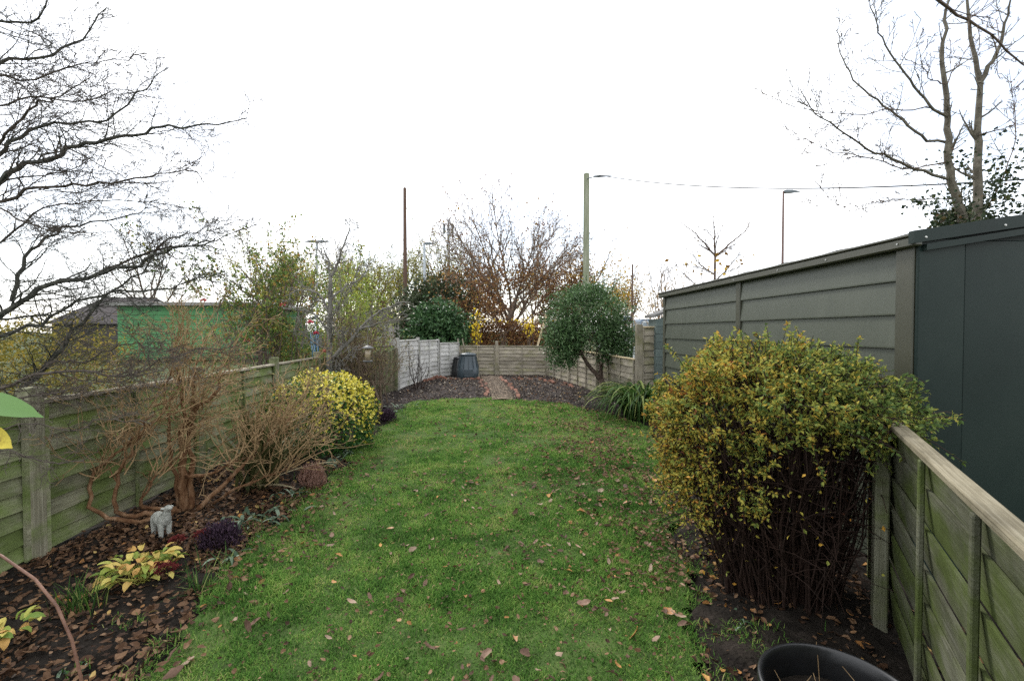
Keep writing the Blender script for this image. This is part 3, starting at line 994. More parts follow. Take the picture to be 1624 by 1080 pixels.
RIGHT_LIMBS = [
    (0.095, [(7.99,7.5,2.67),(7.9,7.49,3.36),(7.62,7.48,4.1),(7.53,7.46,4.76),(7.51,7.45,5.25),(7.46,7.44,5.67),(7.36,7.43,5.96),(7.39,7.41,6.52),(7.45,7.4,7.23)]),
    (0.1, [(8.14,7.6,2.69),(8.19,7.61,3.43),(8.28,7.63,3.83),(8.25,7.64,4.84),(8.29,7.66,5.8),(8.15,7.67,6.44),(8.09,7.69,6.92),(8.04,7.7,7.46)]),
    (0.06, [(8.27,7.64,5.79),(8.52,7.56,6.38),(8.54,7.48,6.72),(8.53,7.4,7.25)]),
    (0.042, [(7.62,7.5,4.11),(6.76,7.38,4.29),(6.03,7.27,4.5),(5.5,7.15,4.75),(5.15,7.03,4.82),(4.75,6.92,5.01),(4.57,6.8,5.21)]),
    (0.036, [(7.55,7.5,4.73),(7.15,7.56,4.83),(6.79,7.61,5.25),(6.64,7.67,5.42),(6.27,7.73,5.72),(6.06,7.79,6.07),(5.91,7.84,6.58),(5.98,7.9,7.07)]),
    (0.034, [(7.51,7.45,5.14),(7.17,7.41,5.27),(6.92,7.37,5.54),(6.48,7.32,5.97),(6.17,7.28,6.39),(5.99,7.24,6.81),(5.9,7.2,7.14)]),
    (0.03, [(4.75,5.2,5.6),(5.2,5.28,5.45),(5.62,5.36,5.32),(6.16,5.44,5.03),(6.67,5.52,4.79),(7.27,5.6,4.55)]),
    (0.02, [(7.63,7.5,4.42),(6.76,7.38,4.23),(5.9,7.25,4.38),(5.04,7.12,4.47),(4.54,7.0,4.67)]),
    (0.016, [(7.27,7.45,5.27),(6.4,7.36,5.19),(5.79,7.27,5.03),(5.25,7.18,5.05),(4.85,7.09,5.04),(4.08,7.0,5.22)]),
    (0.014, [(7.7,7.5,3.79),(7.21,7.42,3.76),(6.58,7.35,3.71),(5.55,7.28,3.55),(5.06,7.2,3.98)]),
    (0.02, [(8.23,7.6,4.9),(8.48,7.45,4.94),(8.74,7.3,5.03)]),
    (0.016, [(7.42,7.4,5.65),(7.1,7.33,5.66),(6.87,7.27,5.96),(6.74,7.2,6.26)]),
    (0.014, [(7.46,7.4,5.65),(7.62,7.47,5.93),(7.86,7.53,6.18),(8.11,7.6,6.55)]),
    (0.02, [(8.73,7.9,3.75),(9.28,8.03,4.47),(9.59,8.17,5.33),(9.54,8.3,6.44)]),
]

t = thing('bare_tree', 'dark bare tree with layered spreading branches reaching over the mossy fence', 'tree', (-4.15, 3.65, 0))
mb = MB()
mb.tube([(-4.15, 3.65, -.1), (-4.16, 3.65, .5), (-4.12, 3.62, 1.1), (-4.2, 3.64, 1.8), (-4.3, 3.7, 2.6), (-4.25, 3.8, 3.5), (-4.3, 3.8, 4.6)], [.12, .10, .09, .08, .065, .05, .03], 10)
# limbs joining trunk and branches
HUB = {0: 2.2, 1: 2.5, 2: 2.1, 3: 3.2, 4: 3.4, 5: 2.3, 7: 2.2, 10: 1.15, 11: 1.1, 12: .6, 14: .75, 15: .7, 16: .5, 17: .45, 18: 2.9, 19: 1.7, 20: 2.7}
for k, z in HUB.items():
    e = LEFT_LIMBS[k][1][0]
    r = LEFT_LIMBS[k][0]
    tx = -4.15 - .04 * z
    mb.tube([(tx, 3.65, z), ((tx + e[0]) / 2, (3.65 + e[1]) / 2, (z + e[2]) / 2 + .03), e], [r * 1.25, r * 1.1, r], 6)
mb.build('trunk', M['bark_dark'], t, True)
PL = dict(wig=.17, trop=(.03, .02, .01), n=(5, 5), ang=42, ratio=.55, rr=.55, sides=5, seg=.07, tmin=.15, flat=.75, rmin=.00135)
for (r, pts) in LEFT_LIMBS:
    mb = MB()
    tips = []
    L = sum(math.dist(a, b) for a, b in zip(pts[:-1], pts[1:]))
    grow_on(mb, pts, r * .66, PL, tips, max(8, int(L * 20)), .50 if r > .012 else .26, 0 if r > .008 else 1, .10, .36)
    mb.build('branch', M['bark_dark'] if r > .02 else M['bark_twig'], t)

# ================================================================== TREE BEHIND THE STEEL SHED
M['ivy'] = leafmat('ivy_leaves', [(0, (.012, .022, .010)), (.6, (.03, .05, .02)), (.9, (.06, .07, .025)), (1, (.10, .05, .02))], .35, .2, .2)
t = thing('forked_tree', 'pale forked bare tree rising behind the steel shed with ivy low down', 'tree', (7.9, 7.6, 0))
mb = MB()
for k in (0, 1):
    r, pts = RIGHT_LIMBS[k]
    p0 = pts[0]
    mb.tube([(7.9, 7.6, -.1), (7.9, 7.58, 1.2), (p0[0], p0[1], p0[2] - .4), p0], [.17, .14, r * 1.15, r * 1.05], 10)
mb.build('trunk', M['bark_pale'], t, True)
PR = dict(wig=.10, trop=(.08, .08), n=(4, 2), ang=46, ratio=.45, rr=.5, sides=5, seg=.12, tmin=.2, rmin=.0042)
for k, (r, pts) in enumerate(RIGHT_LIMBS):
    mb = MB()
    tips = []
    L = sum(math.dist(a, b) for a, b in zip(pts[:-1], pts[1:]))
    Q = grow_on(mb, pts, r * (.66 if k > 1 else .82), PR, tips, max(3, int(L * 5.5)) if k > 1 else 12, .66, 0, .2, .42)
    # short spur buds
    n = int(L * 14)
    ii = rng.integers(1, len(Q) - 1, n)
    for i in ii:
        dd = rand_unit(1)[0]
        rr = r * (1 - .8 * i / len(Q))
        mb.tube([Q[i], Q[i] + dd * (rr + .012), Q[i] + dd * (rr + .03)], [.006, .006, .003], 3)
    mb.build('branch', M['bark_pale'] if r > .03 else M['bark_brown'], t)
mb = MB()
c = np.concatenate([rng.normal((7.78, 7.5, 3.2), (.14, .2, .26), (340, 3)), rng.normal((8.75, 7.9, 3.95), (.30, .3, .42), (800, 3)), rng.normal((8.4, 7.6, 3.3), (.40, .35, .2), (420, 3)), rng.normal((7.55, 7.4, 4.4), (.14, .2, .10), (40, 3)), rng.normal((6.9, 7.2, 3.62), (.22, .2, .05), (60, 3))])
leaf_cloud(mb, c, .07, .062, 0, .4, rng.random(len(c)) ** 1.3)
for k in range(26):
    p = Vector((7.9 + random.uniform(-.15, .3), 7.6, 2.6 + random.random()))
    grow(mb, p, Vector((random.uniform(-1, 1), random.uniform(-.4, .4), .5)).normalized(), .9, .008, 1, PR, [])
mb.build('ivy', M['ivy'], t, kind='stuff')
M['stump'] = noisemat('ivy_stump_bark', [(.3, (.05, .035, .028)), (.7, (.12, .09, .07))], 6, 6, .9, .5, (1, 1, .3))
t = thing('ivy_stump', 'thick cut trunk wrapped in ivy just above the steel shed roof', 'stump', (8.6, 8.3, 0))
mb = MB()
mb.tube([(8.6, 8.3, -.1), (8.6, 8.3, 2), (8.65, 8.3, 3.78)], [.34, .3, .27], 12, cap=False)
mb.lathe([(0, 3.8), (.2, 3.79), (.27, 3.77)], 12, (8.65, 8.3, 0))
mb.build('trunk', M['stump'], t, True)
mb = MB()
a = rng.uniform(0, 6.28, 1900)
rr = rng.uniform(.22, .36, 1900)
leaf_cloud(mb, np.stack([8.62 + rr * np.cos(a), 8.28 + rr * np.sin(a), rng.uniform(2.5, 3.85, 1900)], 1), .08, .075, .03, .3, .3 + .6 * rng.random(1900))
mb.build('ivy', M['ivy'], t, kind='stuff')

# ================================================================== SHRUBS AND TREES IN AND AROUND THE GARDEN
# -- autumn shrub against the near right fence
M['abelia'] = leafmat('autumn_shrub_leaves', [(0, (.06, .10, .03)), (.22, (.12, .18, .045)), (.45, (.24, .26, .055)), (.68, (.42, .34, .06)), (.84, (.50, .28, .045)), (.94, (.36, .14, .04)), (1, (.16, .06, .035))], .45, .3)
t = thing('autumn_shrub', 'big rounded yellow-green autumn shrub with dark bare stems beneath', 'shrub', (1.72, 2.75, 0))
mb = MB()
leafpts = []
twg = MB()
for k in range(420):
    a = random.uniform(0, 2 * math.pi)
    b0 = Vector((1.68 + .33 * math.cos(a) * random.random() ** .6, 2.64 + .27 * math.sin(a) * random.random() ** .6, -.02))
    a2 = a + random.gauss(0, .35)
    rad = random.random() ** .6
    e = Vector((1.74 + .66 * rad * math.cos(a2), 2.86 + .62 * rad * math.sin(a2), 1.40 - .38 * rad ** 2.2 + random.gauss(0, .05)))
    if math.cos(a2) < -.35 and random.random() < .5:
        e.z -= random.uniform(.1, .55)
    m1 = b0.lerp(e, .35) + Vector((random.gauss(0, .05), random.gauss(0, .05), .05))
    m2 = b0.lerp(e, .7) + Vector((random.gauss(0, .05), random.gauss(0, .05), .07))
    r = random.uniform(.0025, .007)
    mb.tube([tuple(b0), tuple(m1), tuple(m2), tuple(e)], [r, r * .85, r * .65, r * .4], 5)
    for j in range(4):
        q = b0.lerp(m1, .5).lerp(m2, random.random())
        d = Vector((random.gauss(0, 1), random.gauss(0, 1), random.gauss(.2, .6))).normalized()
        L = random.uniform(.1, .32)
        mb.tube([tuple(q), tuple(q + d * L * .5 + Vector((0, 0, .02))), tuple(q + d * L)], [.003, .0025, .0015], 3, cap=False)
mb.build('stems', M['bark_wine'], t)
# leafy shoots over the dome
ns = 1750
d = rand_unit(ns * 3)
d = d[(d[:, 2] > -.10) | ((d[:, 0] < -.52) & (d[:, 1] < .5))][:ns]
az = np.arctan2(d[:, 1], d[:, 0])
lum = 1 + .42 * (vnoise(az * 3, d[:, 2] * 3, 1, 71) - .5) + .34 * (vnoise(az * 8, d[:, 2] * 8, 1, 72) - .5)
low = d[:, 2] < 0
rz = np.where(low, .78, .41)
hs = np.hypot(d[:, 0], d[:, 1])
fl_ = np.where(low, 1.0, hs ** -.10)[:, None]
d2 = np.concatenate([d[:, :2] * np.minimum(fl_, 2.2), np.where(low, d[:, 2], np.abs(d[:, 2]) ** .9)[:, None]], 1)
base = np.array([1.77, 2.86, 1.025]) + d2 * np.stack([.63 * lum, .63 * lum, rz * lum], 1)
base[:, 0] += np.where(low, .06 * -d[:, 2], 0)
mb = MB()
for p, q, ti in zip(base, d, rng.random(len(base))):
    sd = Vector(q * np.array([1, 1, .6]) + rng.normal(0, .35, 3) + np.array([0, 0, .38])).normalized()
    L = random.uniform(.09, .22) if random.random() < .78 else random.uniform(.2, .34)
    p = Vector(p) - sd * L * .75
    e = p + sd * L
    mid = p.lerp(e, .5) + Vector((random.gauss(0, .015), random.gauss(0, .015), .01))
    twg.tube([tuple(p), tuple(mid), tuple(e)], [.003, .0024, .0014], 3, cap=False)
    n = int(L * 120)
    u = rng.random(n) ** .8
    P = np.array(p)[None] * (1 - u[:, None]) + np.array(e)[None] * u[:, None]
    D = rand_unit(n) + np.array(sd)[None] * .5
    S = rng.uniform(.65, 1.25, n)
    tone = .25 + .42 * vnoise(np.array([p[0] * 1.0]), np.array([p[1] + p[2]]), .22, 77)[0] + .28 * (ti - .5) - .22 * (p[0] - 1.7)
    mb.leaves(P, D, rand_unit(n) + np.array([0, 0, .9]), .029 * S, .014 * S, .12, .12, np.clip(tone + rng.normal(0, .17, n), 0, 1))
# a few long shoots reaching past the fence and up
for (a, b) in (((2.15, 2.35, 1.12), (2.52, 2.42, 1.06)), ((2.2, 2.4, 1.1), (2.42, 2.5, 1.16)), ((1.25, 3.0, 1.3), (1.12, 3.0, 1.46)), ((2.1, 2.6, 1.35), (2.13, 2.62, 1.52)), ((1.6, 2.3, 1.05), (1.62, 2.2, .80)), ((1.85, 2.25, 1.0), (1.86, 2.2, .84))):
    a, b = np.array(a), np.array(b)
    twg.tube([a, (a + b) / 2 + [0, 0, .02], b], [.003, .0024, .0014], 3, cap=False)
    n = 46
    u = rng.random(n)
    P = a[None] * (1 - u[:, None]) + b[None] * u[:, None]
    mb.leaves(P, rand_unit(n) + (b - a)[None], rand_unit(n) + np.array([0, 0, 1.2]), .027 * rng.uniform(.7, 1.2, n), .013, .12, .12, np.clip(rng.normal(.35, .2, n), 0, 1))
# drooping skirt on the lawn side
for k in range(420):
    an = random.uniform(2.3, 3.7)
    zz = random.uniform(.40, 1.0)
    rr_ = .60 + .05 * (zz - .4) / .6 + random.gauss(0, .05) - .12 * (1 - zz) * random.random()
    a = np.array([1.77 + rr_ * math.cos(an), 2.84 + rr_ * .95 * math.sin(an), zz])
    dv = np.array([math.cos(an) * .5, math.sin(an) * .5, random.gauss(.2, .5)]) + rng.normal(0, .4, 3)
    b = a + dv / np.linalg.norm(dv) * random.uniform(.05, .13)
    twg.tube([a, (a + b) / 2 + [0, 0, .01], b], [.003, .0024, .0014], 3, cap=False)
    n = 11
    u = rng.random(n)
    P = a[None] * (1 - u[:, None]) + b[None] * u[:, None]
    mb.leaves(P, rand_unit(n) + dv[None] * .5, rand_unit(n) + np.array([0, 0, .9]), .028 * rng.uniform(.65, 1.2, n), .0135, .12, .12, np.clip(rng.normal(.58, .2, n), 0, 1))
# low hanging shoots on the fence side
for k in range(70):
    a = np.array([1.98, 2.27, 1.02]) + rng.normal(0, 1, 3) * [.10, .07, .06]
    b = a + np.array([rng.normal(.02, .06), rng.normal(-.06, .05), rng.normal(-.05, .06)])
    twg.tube([a, (a + b) / 2 + [0, 0, .015], b], [.003, .0024, .0014], 3, cap=False)
    n = 14
    u = rng.random(n)
    P = a[None] * (1 - u[:, None]) + b[None] * u[:, None]
    mb.leaves(P, rand_unit(n) + (b - a)[None] * 4, rand_unit(n) + np.array([0, 0, 1.2]), .029 * rng.uniform(.7, 1.2, n), .014, .12, .12, np.clip(rng.normal(.25, .18, n), 0, 1))
# stray leaves on the bare stems
c = np.concatenate([rng.normal((1.62, 2.52, .72), (.26, .2, .2), (260, 3)), rng.normal((1.32, 2.75, .5), (.10, .15, .2), (420, 3))])
leaf_cloud(mb, c, .026, .014, 0, .5, np.clip(rng.normal(.6, .2, 680), 0, 1))
mb.build('leaves', M['abelia'], t, kind='stuff')
twg.build('twigs', M['bark_wine'], t)

# -- variegated evergreen mound
M['varieg'] = leafmat('variegated_leaves', [(0, (.018, .052, .013)), (.35, (.042, .115, .025)), (.52, (.11, .20, .03)), (.6, (.40, .38, .04)), (.85, (.64, .54, .07)), (1, (.74, .66, .17))], .35, .2, .2)
t = thing('variegated_shrub', 'rounded evergreen mound with bright yellow variegated leaves', 'shrub', (-2.3, 6.0, 0))
mb = MB()
n = 8500
P = shell(n, (-2.32, 6.02, .42), (.70, .68, .58), -.80, .82, .10, 81)
up = (P[:, 2] - .42) / .58
side = (P[:, 0] + 2.32) / .7
prob = np.clip(.08 + .75 * up + .38 * side + .5 * (vnoise(P[:, 0] * 1.0 + P[:, 2], P[:, 1] + P[:, 2], .2, 83) - .5), .02, .9)
yel = rng.random(n) < prob
tint = np.where(yel, rng.uniform(.6, 1, n), rng.uniform(0, .45, n))
nrm = unit(P - np.array([-2.32, 6.02, .35]))
mb.leaves(P, nrm * .6 + rand_unit(n), nrm + rand_unit(n) * .5, .050 * rng.uniform(.7, 1.2, n), .030 * rng.uniform(.8, 1.2, n), .1, .12, tint)
mb.build('leaves', M['varieg'], t, kind='stuff')
mb = MB()
for k in range(60):
    a, q = random.uniform(0, 6.28), random.random() ** .5
    e = Vector((-2.32 + .6 * q * math.cos(a), 6.02 + .55 * q * math.sin(a), .25 + .65 * math.sqrt(1 - q * q * .9)))
    mb.tube([(-2.3 + random.gauss(0, .08), 6.02 + random.gauss(0, .08), -.02), (e.x * .6 - 2.3 * .4, e.y * .6 + 6.02 * .4, e.z * .5), tuple(e)], [.009, .006, .003], 4)
mb.build('stems', M['bark_brown'], t)

# -- peeling orange-brown shrub
t = thing('peeling_shrub', 'leafless shrub with crooked orange-brown peeling stems and pale twigs', 'shrub', (-2.68, 3.9, 0))
main = [
    (.040, [(-2.70, 3.95, -.03), (-2.69, 3.93, .3), (-2.67, 3.92, .62), (-2.63, 3.9, .78), (-2.50, 3.86, .92), (-2.36, 3.85, 1.02), (-2.28, 3.85, 1.20)]),
    (.030, [(-2.66, 3.98, -.03), (-2.66, 4.0, .35), (-2.70, 4.02, .7), (-2.78, 4.05, 1.0), (-2.82, 4.05, 1.25)]),
    (.022, [(-2.70, 3.92, .02), (-2.88, 3.72, .05), (-3.0, 3.62, .12), (-3.0, 3.6, .22), (-2.93, 3.6, .45), (-2.80, 3.6, .72), (-2.72, 3.62, .90), (-2.58, 3.65, 1.02)]),
    (.020, [(-2.72, 3.85, .02), (-2.85, 3.66, .03), (-3.05, 3.55, .12), (-3.14, 3.55, .27), (-3.12, 3.56, .44), (-2.95, 3.58, .62), (-2.76, 3.6, .78), (-2.5, 3.65, 1.0)]),
    (.018, [(-2.72, 3.9, .05), (-2.95, 3.75, .10), (-2.75, 3.72, .40), (-2.58, 3.75, .55)]),
    (.024, [(-2.62, 3.95, -.02), (-2.45, 4.1, .18), (-2.25, 4.3, .42), (-2.1, 4.4, .62), (-1.98, 4.5, .75)]),
    (.018, [(-2.64, 3.9, .32), (-2.45, 3.9, .33), (-2.28, 3.92, .42), (-2.18, 3.95, .46)]),
    (.020, [(-2.66, 3.95, .6), (-2.6, 3.95, .85), (-2.62, 3.95, 1.1), (-2.56, 3.95, 1.3)]),
    (.016, [(-2.6, 4.1, -.02), (-2.4, 4.15, .12), (-2.15, 4.2, .20), (-1.95, 4.25, .28)]),
    (.020, [(-2.74, 3.95, .02), (-2.80, 3.98, .4), (-2.86, 4.0, .8), (-2.82, 3.95, 1.15), (-2.74, 3.92, 1.35)]),
]
PB = dict(wig=.16, trop=(.06, .03, .02), n=(4, 3), ang=40, ratio=.6, rr=.6, sides=4, seg=.07, tmin=.25, rmin=.0021)
mtip = []
for (r, pts) in main:
    mb = MB()
    grow_on(mb, pts, r, dict(PB, n=(3,), sides=6), mtip, 5, .22, 0, .45)
    mb.build('stem', M['bark_peel'], t, True)
mb = MB()
tips = []
for k in range(135):
    m = random.choice(main)
    i = random.randrange(len(m[1]) // 2, len(m[1]))
    p = Vector(m[1][i]) + Vector((random.gauss(0, .03), random.gauss(0, .03), random.gauss(0, .03)))
    grow(mb, p, Vector((random.gauss(.3, .55), random.gauss(.2, .5), random.uniform(.35, 1.3))).normalized(), random.uniform(.35, .72), .006, 0, PB, tips)
for k in range(30):
    p = Vector((random.uniform(-2.7, -1.95), random.uniform(4.1, 4.9), random.uniform(.05, .5)))
    grow(mb, p, Vector((random.uniform(0, 1.0), random.gauss(.1, .3), random.uniform(.4, 1))).normalized(), random.uniform(.4, .75), .006, 0, PB, tips)
mb.build('twigs', M['twig_tan'], t)
mb = MB()
tp = np.array([a for a, _ in tips])
tp = tp[(tp[:, 2] > .8)]
tp = tp[rng.integers(0, len(tp), 1100)]
M['tanleaf'] = leafmat('sparse_green_leaves', [(0, (.08, .12, .03)), (.5, (.17, .21, .06)), (1, (.32, .29, .12))], .5, .3)
leaf_cloud(mb, tp, .035, .012, .02, .5)
mb.build('leaves', M['tanleaf'], t, kind='stuff')

# -- strap-leaved flax between shrub and mound
M['flax'] = leafmat('flax_leaves', [(0, (.05, .06, .022)), (.4, (.12, .125, .05)), (.7, (.20, .17, .09)), (1, (.34, .29, .19))], .5, .15)


def strap(L, w, bend, tint, seed, n=7, fold=.25):
    rs = random.Random(seed)
    V, Q = [], []
    p, a = np.array([0., 0, 0]), R(90 - rs.uniform(0, 6))
    st = L / n
    for i in range(n + 1):
        u = i / n
        ww = w * (1 - u ** 2.2 * .95) * (.75 + .5 * min(1, u * 3))
        V += [(p[0], -ww / 2, p[2] + fold * ww), (p[0], 0, p[2]), (p[0], ww / 2, p[2] + fold * ww)]
        a -= bend * (.4 + 1.2 * u) / n
        p = p + np.array([math.cos(a) * st, 0, math.sin(a) * st])
    for i in range(n):
        b = 3 * i
        Q += [[b, b + 1, b + 4, b + 3], [b + 1, b + 2, b + 5, b + 4]]
    mb = MB()
    mb.add(V, None, Q, tint)
    return mb.mesh('leaf', True)


t = thing('flax_plant', 'faded brown-green strap-leaved clump leaning behind the peeling shrub', 'plant', (-2.40, 4.55, 0))
var = [strap(random.uniform(.8, 1.05), random.uniform(.035, .055), random.uniform(.3, .9), k / 11, k) for k in range(8)]
for k in range(60):
    az = random.uniform(-1.4, 1.4) if random.random() < .7 else random.uniform(0, 6.28)
    put('leaf', var[k % 8], M['flax'], t, (random.gauss(0, .07), random.gauss(0, .07), -.02), (0, R(random.uniform(0, 40)), az))
low = strap(.62, .055, .4, .85, 31)
for (az, x, y, tilt) in ((-.45, .0, -.1, 74), (.15, .1, .25, 70)):
    put('leaf', low, M['flax'], t, (x, y, .04), (0, R(tilt), az))

# -- pruned fruit tree
t = thing('fruit_tree', 'bare grey pruned fruit tree with upright trunk behind the yellow mound', 'tree', (-3.05, 8.3, 0))
mb = MB()
mb.tube([(-3.03, 8.3, -.05), (-3.06, 8.3, .5), (-3.05, 8.3, 1.05), (-3.05, 8.3, 1.6), (-3.03, 8.3, 2.1), (-3.02, 8.3, 2.55)], [.066, .058, .052, .045, .038, .034], 9)
mb.build('trunk', M['bark_grey'], t, True)
fl = [(.06, [(-3.04, 8.3, 1.02), (-2.62, 8.3, 1.45), (-2.17, 8.35, 1.92), (-1.85, 8.35, 2.05), (-1.58, 8.35, 2.10)]),
      (.032, [(-2.5, 8.3, 1.58), (-2.06, 8.1, 1.70), (-1.66, 8.0, 1.76)]),
      (.045, [(-3.02, 8.3, 2.5), (-2.9, 8.3, 2.75), (-2.78, 8.3, 3.1), (-2.68, 8.3, 3.35), (-2.66, 8.3, 3.62)]),
      (.035, [(-3.02, 8.3, 2.5), (-3.05, 8.3, 2.8), (-3.12, 8.3, 3.05), (-3.3, 8.3, 3.15)]),
      (.04, [(-3.04, 8.3, 1.9), (-3.2, 8.2, 2.25), (-3.5, 8.2, 2.3), (-3.75, 8.1, 2.15)]),
      (.036, [(-3.05, 8.3, 1.5), (-3.3, 8.35, 1.85), (-3.6, 8.4, 1.95), (-3.7, 8.4, 1.7)]),
      (.034, [(-3.05, 8.3, 1.2), (-3.3, 8.2, 1.35), (-3.55, 8.1, 1.6)]),
      (.034, [(-3.02, 8.3, 2.1), (-2.8, 8.4, 2.35), (-2.5, 8.4, 2.5), (-2.3, 8.4, 2.85)]),
      (.03, [(-3.03, 8.3, 1.75), (-2.85, 8.2, 1.95), (-2.75, 8.15, 2.3)]),
      (.03, [(-3.03, 8.3, 1.35), (-2.9, 8.1, 1.55), (-2.92, 8.0, 1.9)]),
      (.028, [(-3.0, 8.3, .75), (-2.85, 8.2, .95), (-2.6, 8.1, 1.2), (-2.5, 8.1, 1.3)])]
PF = dict(wig=.22, trop=(.05, .03), n=(5, 2), ang=52, ratio=.5, rr=.6, sides=5, seg=.07, tmin=.1, rmin=.004)
for r, pts in fl:
    mb = MB()
    grow_on(mb, pts, r * .62, PF, [], 13, .40, 0, .15)
    mb.build('branch', M['bark_grey'], t, True)

# -- climbing rose
M['roseleaf'] = leafmat('rose_leaves', [(0, (.05, .09, .025)), (.4, (.11, .17, .04)), (.7, (.20, .25, .06)), (.88, (.36, .28, .07)), (1, (.24, .10, .04))], .5, .45)
M['bloom'] = leafmat('pink_petals', [(0, (.55, .05, .09)), (1, (.75, .22, .26))], .5, .3)
t = thing('rose_bush', 'tall rose with reddish canes and a few pink blooms behind the fence', 'shrub', (-4.6, 9.4, 0))
mb = MB()
tips = []
PRo = dict(wig=.10, trop=(.05, .05), n=(4, 3), ang=36, ratio=.45, rr=.6, sides=5, seg=.15, tmin=.25, rmin=.006)
for k in range(30):
    grow(mb, Vector((-4.6 + random.gauss(0, .28), 9.4 + random.gauss(0, .25), -.02)), Vector((random.gauss(.02, .26), random.gauss(0, .2), 1)).normalized(), random.uniform(2.4, 3.7), .014, 0, PRo, tips)
mb.build('canes', M['bark_brown'], t)
tp = np.array([a for a, _ in tips])
mb = MB()
c = tp[rng.integers(0, len(tp), 6500)]
leaf_cloud(mb, c, .065, .042, .05, .5, rng.random(6500))
mb.build('leaves', M['roseleaf'], t, kind='stuff')
for (x, y, z) in ((-4.30, 9.2, 2.06), (-5.0, 9.2, 1.36), (-3.75, 9.2, 1.72), (-3.35, 8.9, 1.15), (-5.9, 9.3, 2.15), (-3.6, 9.1, 1.5)):
    mb = MB()
    n = 26
    dd = rand_unit(n)
    dd[:, 2] = np.abs(dd[:, 2]) * .6
    mb.leaves(np.array([[x, y, z]]) + dd * .012, dd, rand_unit(n), .055, .05, .3, -.1, rng.random(n))
    mb.build('rose_bloom', M['bloom'], t)

# -- tangle of brown stems under the feeder
t = thing('tangled_shrub', 'tall tangle of brown upright stems beside the bird feeder', 'shrub', (-2.45, 9.3, 0))
mb = MB()
tips = []
PT = dict(wig=.17, trop=(.06, .03), n=(5, 4), ang=42, ratio=.42, rr=.45, sides=5, seg=.12, tmin=.3, rmin=.0025)
M['bark_stem'] = noisemat('brown_grey_stems', [(.3, (.10, .072, .05)), (.7, (.21, .16, .115))], 12, 5, .85, .3)
for k in range(36):
    p = Vector((random.choice((-2.8, -2.62, -2.42)) + random.gauss(0, .10), 9.3 + random.gauss(0, .25), -.02))
    grow(mb, p, Vector((random.gauss(-.02, .13), random.gauss(0, .2), 1)).normalized(), random.uniform(1.2, 2.1), random.uniform(.010, .034), 0, PT, tips)
mb.build('stems', M['bark_stem'], t)
mb = MB()
tp = np.array([a for a, _ in tips])
tp = tp[tp[:, 2] > .7]
c = tp[rng.integers(0, len(tp), 4200)]
M['drab'] = leafmat('drab_leaves', [(0, (.06, .06, .025)), (.5, (.13, .12, .05)), (.8, (.20, .14, .07)), (1, (.30, .26, .07))], .6, .3)
leaf_cloud(mb, c, .04, .016, .05, .4)
mb.build('leaves', M['drab'], t, kind='stuff')

# -- bay tree
M['bay'] = leafmat('bay_leaves', [(0, (.030, .058, .022)), (.5, (.066, .125, .046)), (.85, (.115, .19, .075)), (1, (.21, .29, .14))], .35, .18, .2)
t = thing('bay_tree', 'dense dark green bay tree with leaning twin trunks by the right fence', 'tree', (2.45, 10.6, 0))
mb = MB()
tips = []
mb.tube([(2.52, 10.6, -.05), (2.49, 10.6, .22), (2.42, 10.6, .42)], [.085, .075, .065], 8)
mb.build('trunk', M['bark_brown'], t, True)
PBy = dict(wig=.10, trop=(.05, .04), n=(6, 4), ang=38, ratio=.5, rr=.5, sides=5, seg=.15, tmin=.3, rmin=.004)
for r, pts in ((.055, [(2.44, 10.6, .38), (2.2, 10.6, .62), (2.0, 10.6, .95), (1.85, 10.6, 1.3), (1.75, 10.6, 1.8), (1.8, 10.6, 2.2)]),
               (.040, [(2.45, 10.6, .36), (2.45, 10.65, .8), (2.52, 10.7, 1.3), (2.5, 10.7, 1.9), (2.4, 10.7, 2.3)]),
               (.032, [(2.43, 10.6, .4), (2.36, 10.5, .85), (2.3, 10.45, 1.3), (2.15, 10.4, 1.8)]),
               (.030, [(2.0, 10.6, .95), (1.75, 10.5, 1.05), (1.5, 10.5, 1.25), (1.35, 10.5, 1.5)]),
               (.026, [(2.5, 10.7, 1.3), (2.75, 10.7, 1.5), (2.95, 10.7, 1.8)])):
    b = MB()
    grow_on(b, pts, r, PBy, tips, 8, .7, 0, .4)
    b.build('branch', M['bark_brown'], t, True)
mb = MB()
n = 15000
C = np.concatenate([shell(8200, (2.08, 10.6, 1.78), (.98, .85, .82), -.75, .55, .42, 91), shell(2900, (1.55, 10.5, 1.35), (.52, .5, .5), -.8, .4, .3, 93), shell(2700, (2.72, 10.6, 1.4), (.50, .5, .52), -.8, .4, .3, 95), shell(1200, (2.1, 10.5, 2.3), (.5, .5, .32), -.4, .5, .3, 96), shell(1500, (1.5, 10.4, .95), (.36, .35, .34), -.9, .3, .3, 98), shell(1500, (2.75, 10.5, 1.05), (.42, .35, .36), -.9, .3, .3, 99)])
cl = vnoise(C[:, 0] + C[:, 2] * .7, C[:, 1] + C[:, 2] * .6, .22, 97)
C = C[(cl > .22) | (rng.random(len(C)) < .5)]
C = np.concatenate([C, shell(1700, (2.08, 10.45, 1.55), (.72, .6, .75), -.95, .25, .2, 94)])
D = unit(C - np.array([2.1, 10.6, 1.3])) * .6 + rand_unit(len(C)) + np.array([0, 0, .3])
mb.leaves(C, D, rand_unit(len(C)) + np.array([0, 0, .8]), .085 * rng.uniform(.7, 1.2, len(C)), .030, .15, .12, np.clip(rng.normal(.5, .25, len(C)), 0, 1))
mb.build('leaves', M['bay'], t, kind='stuff')

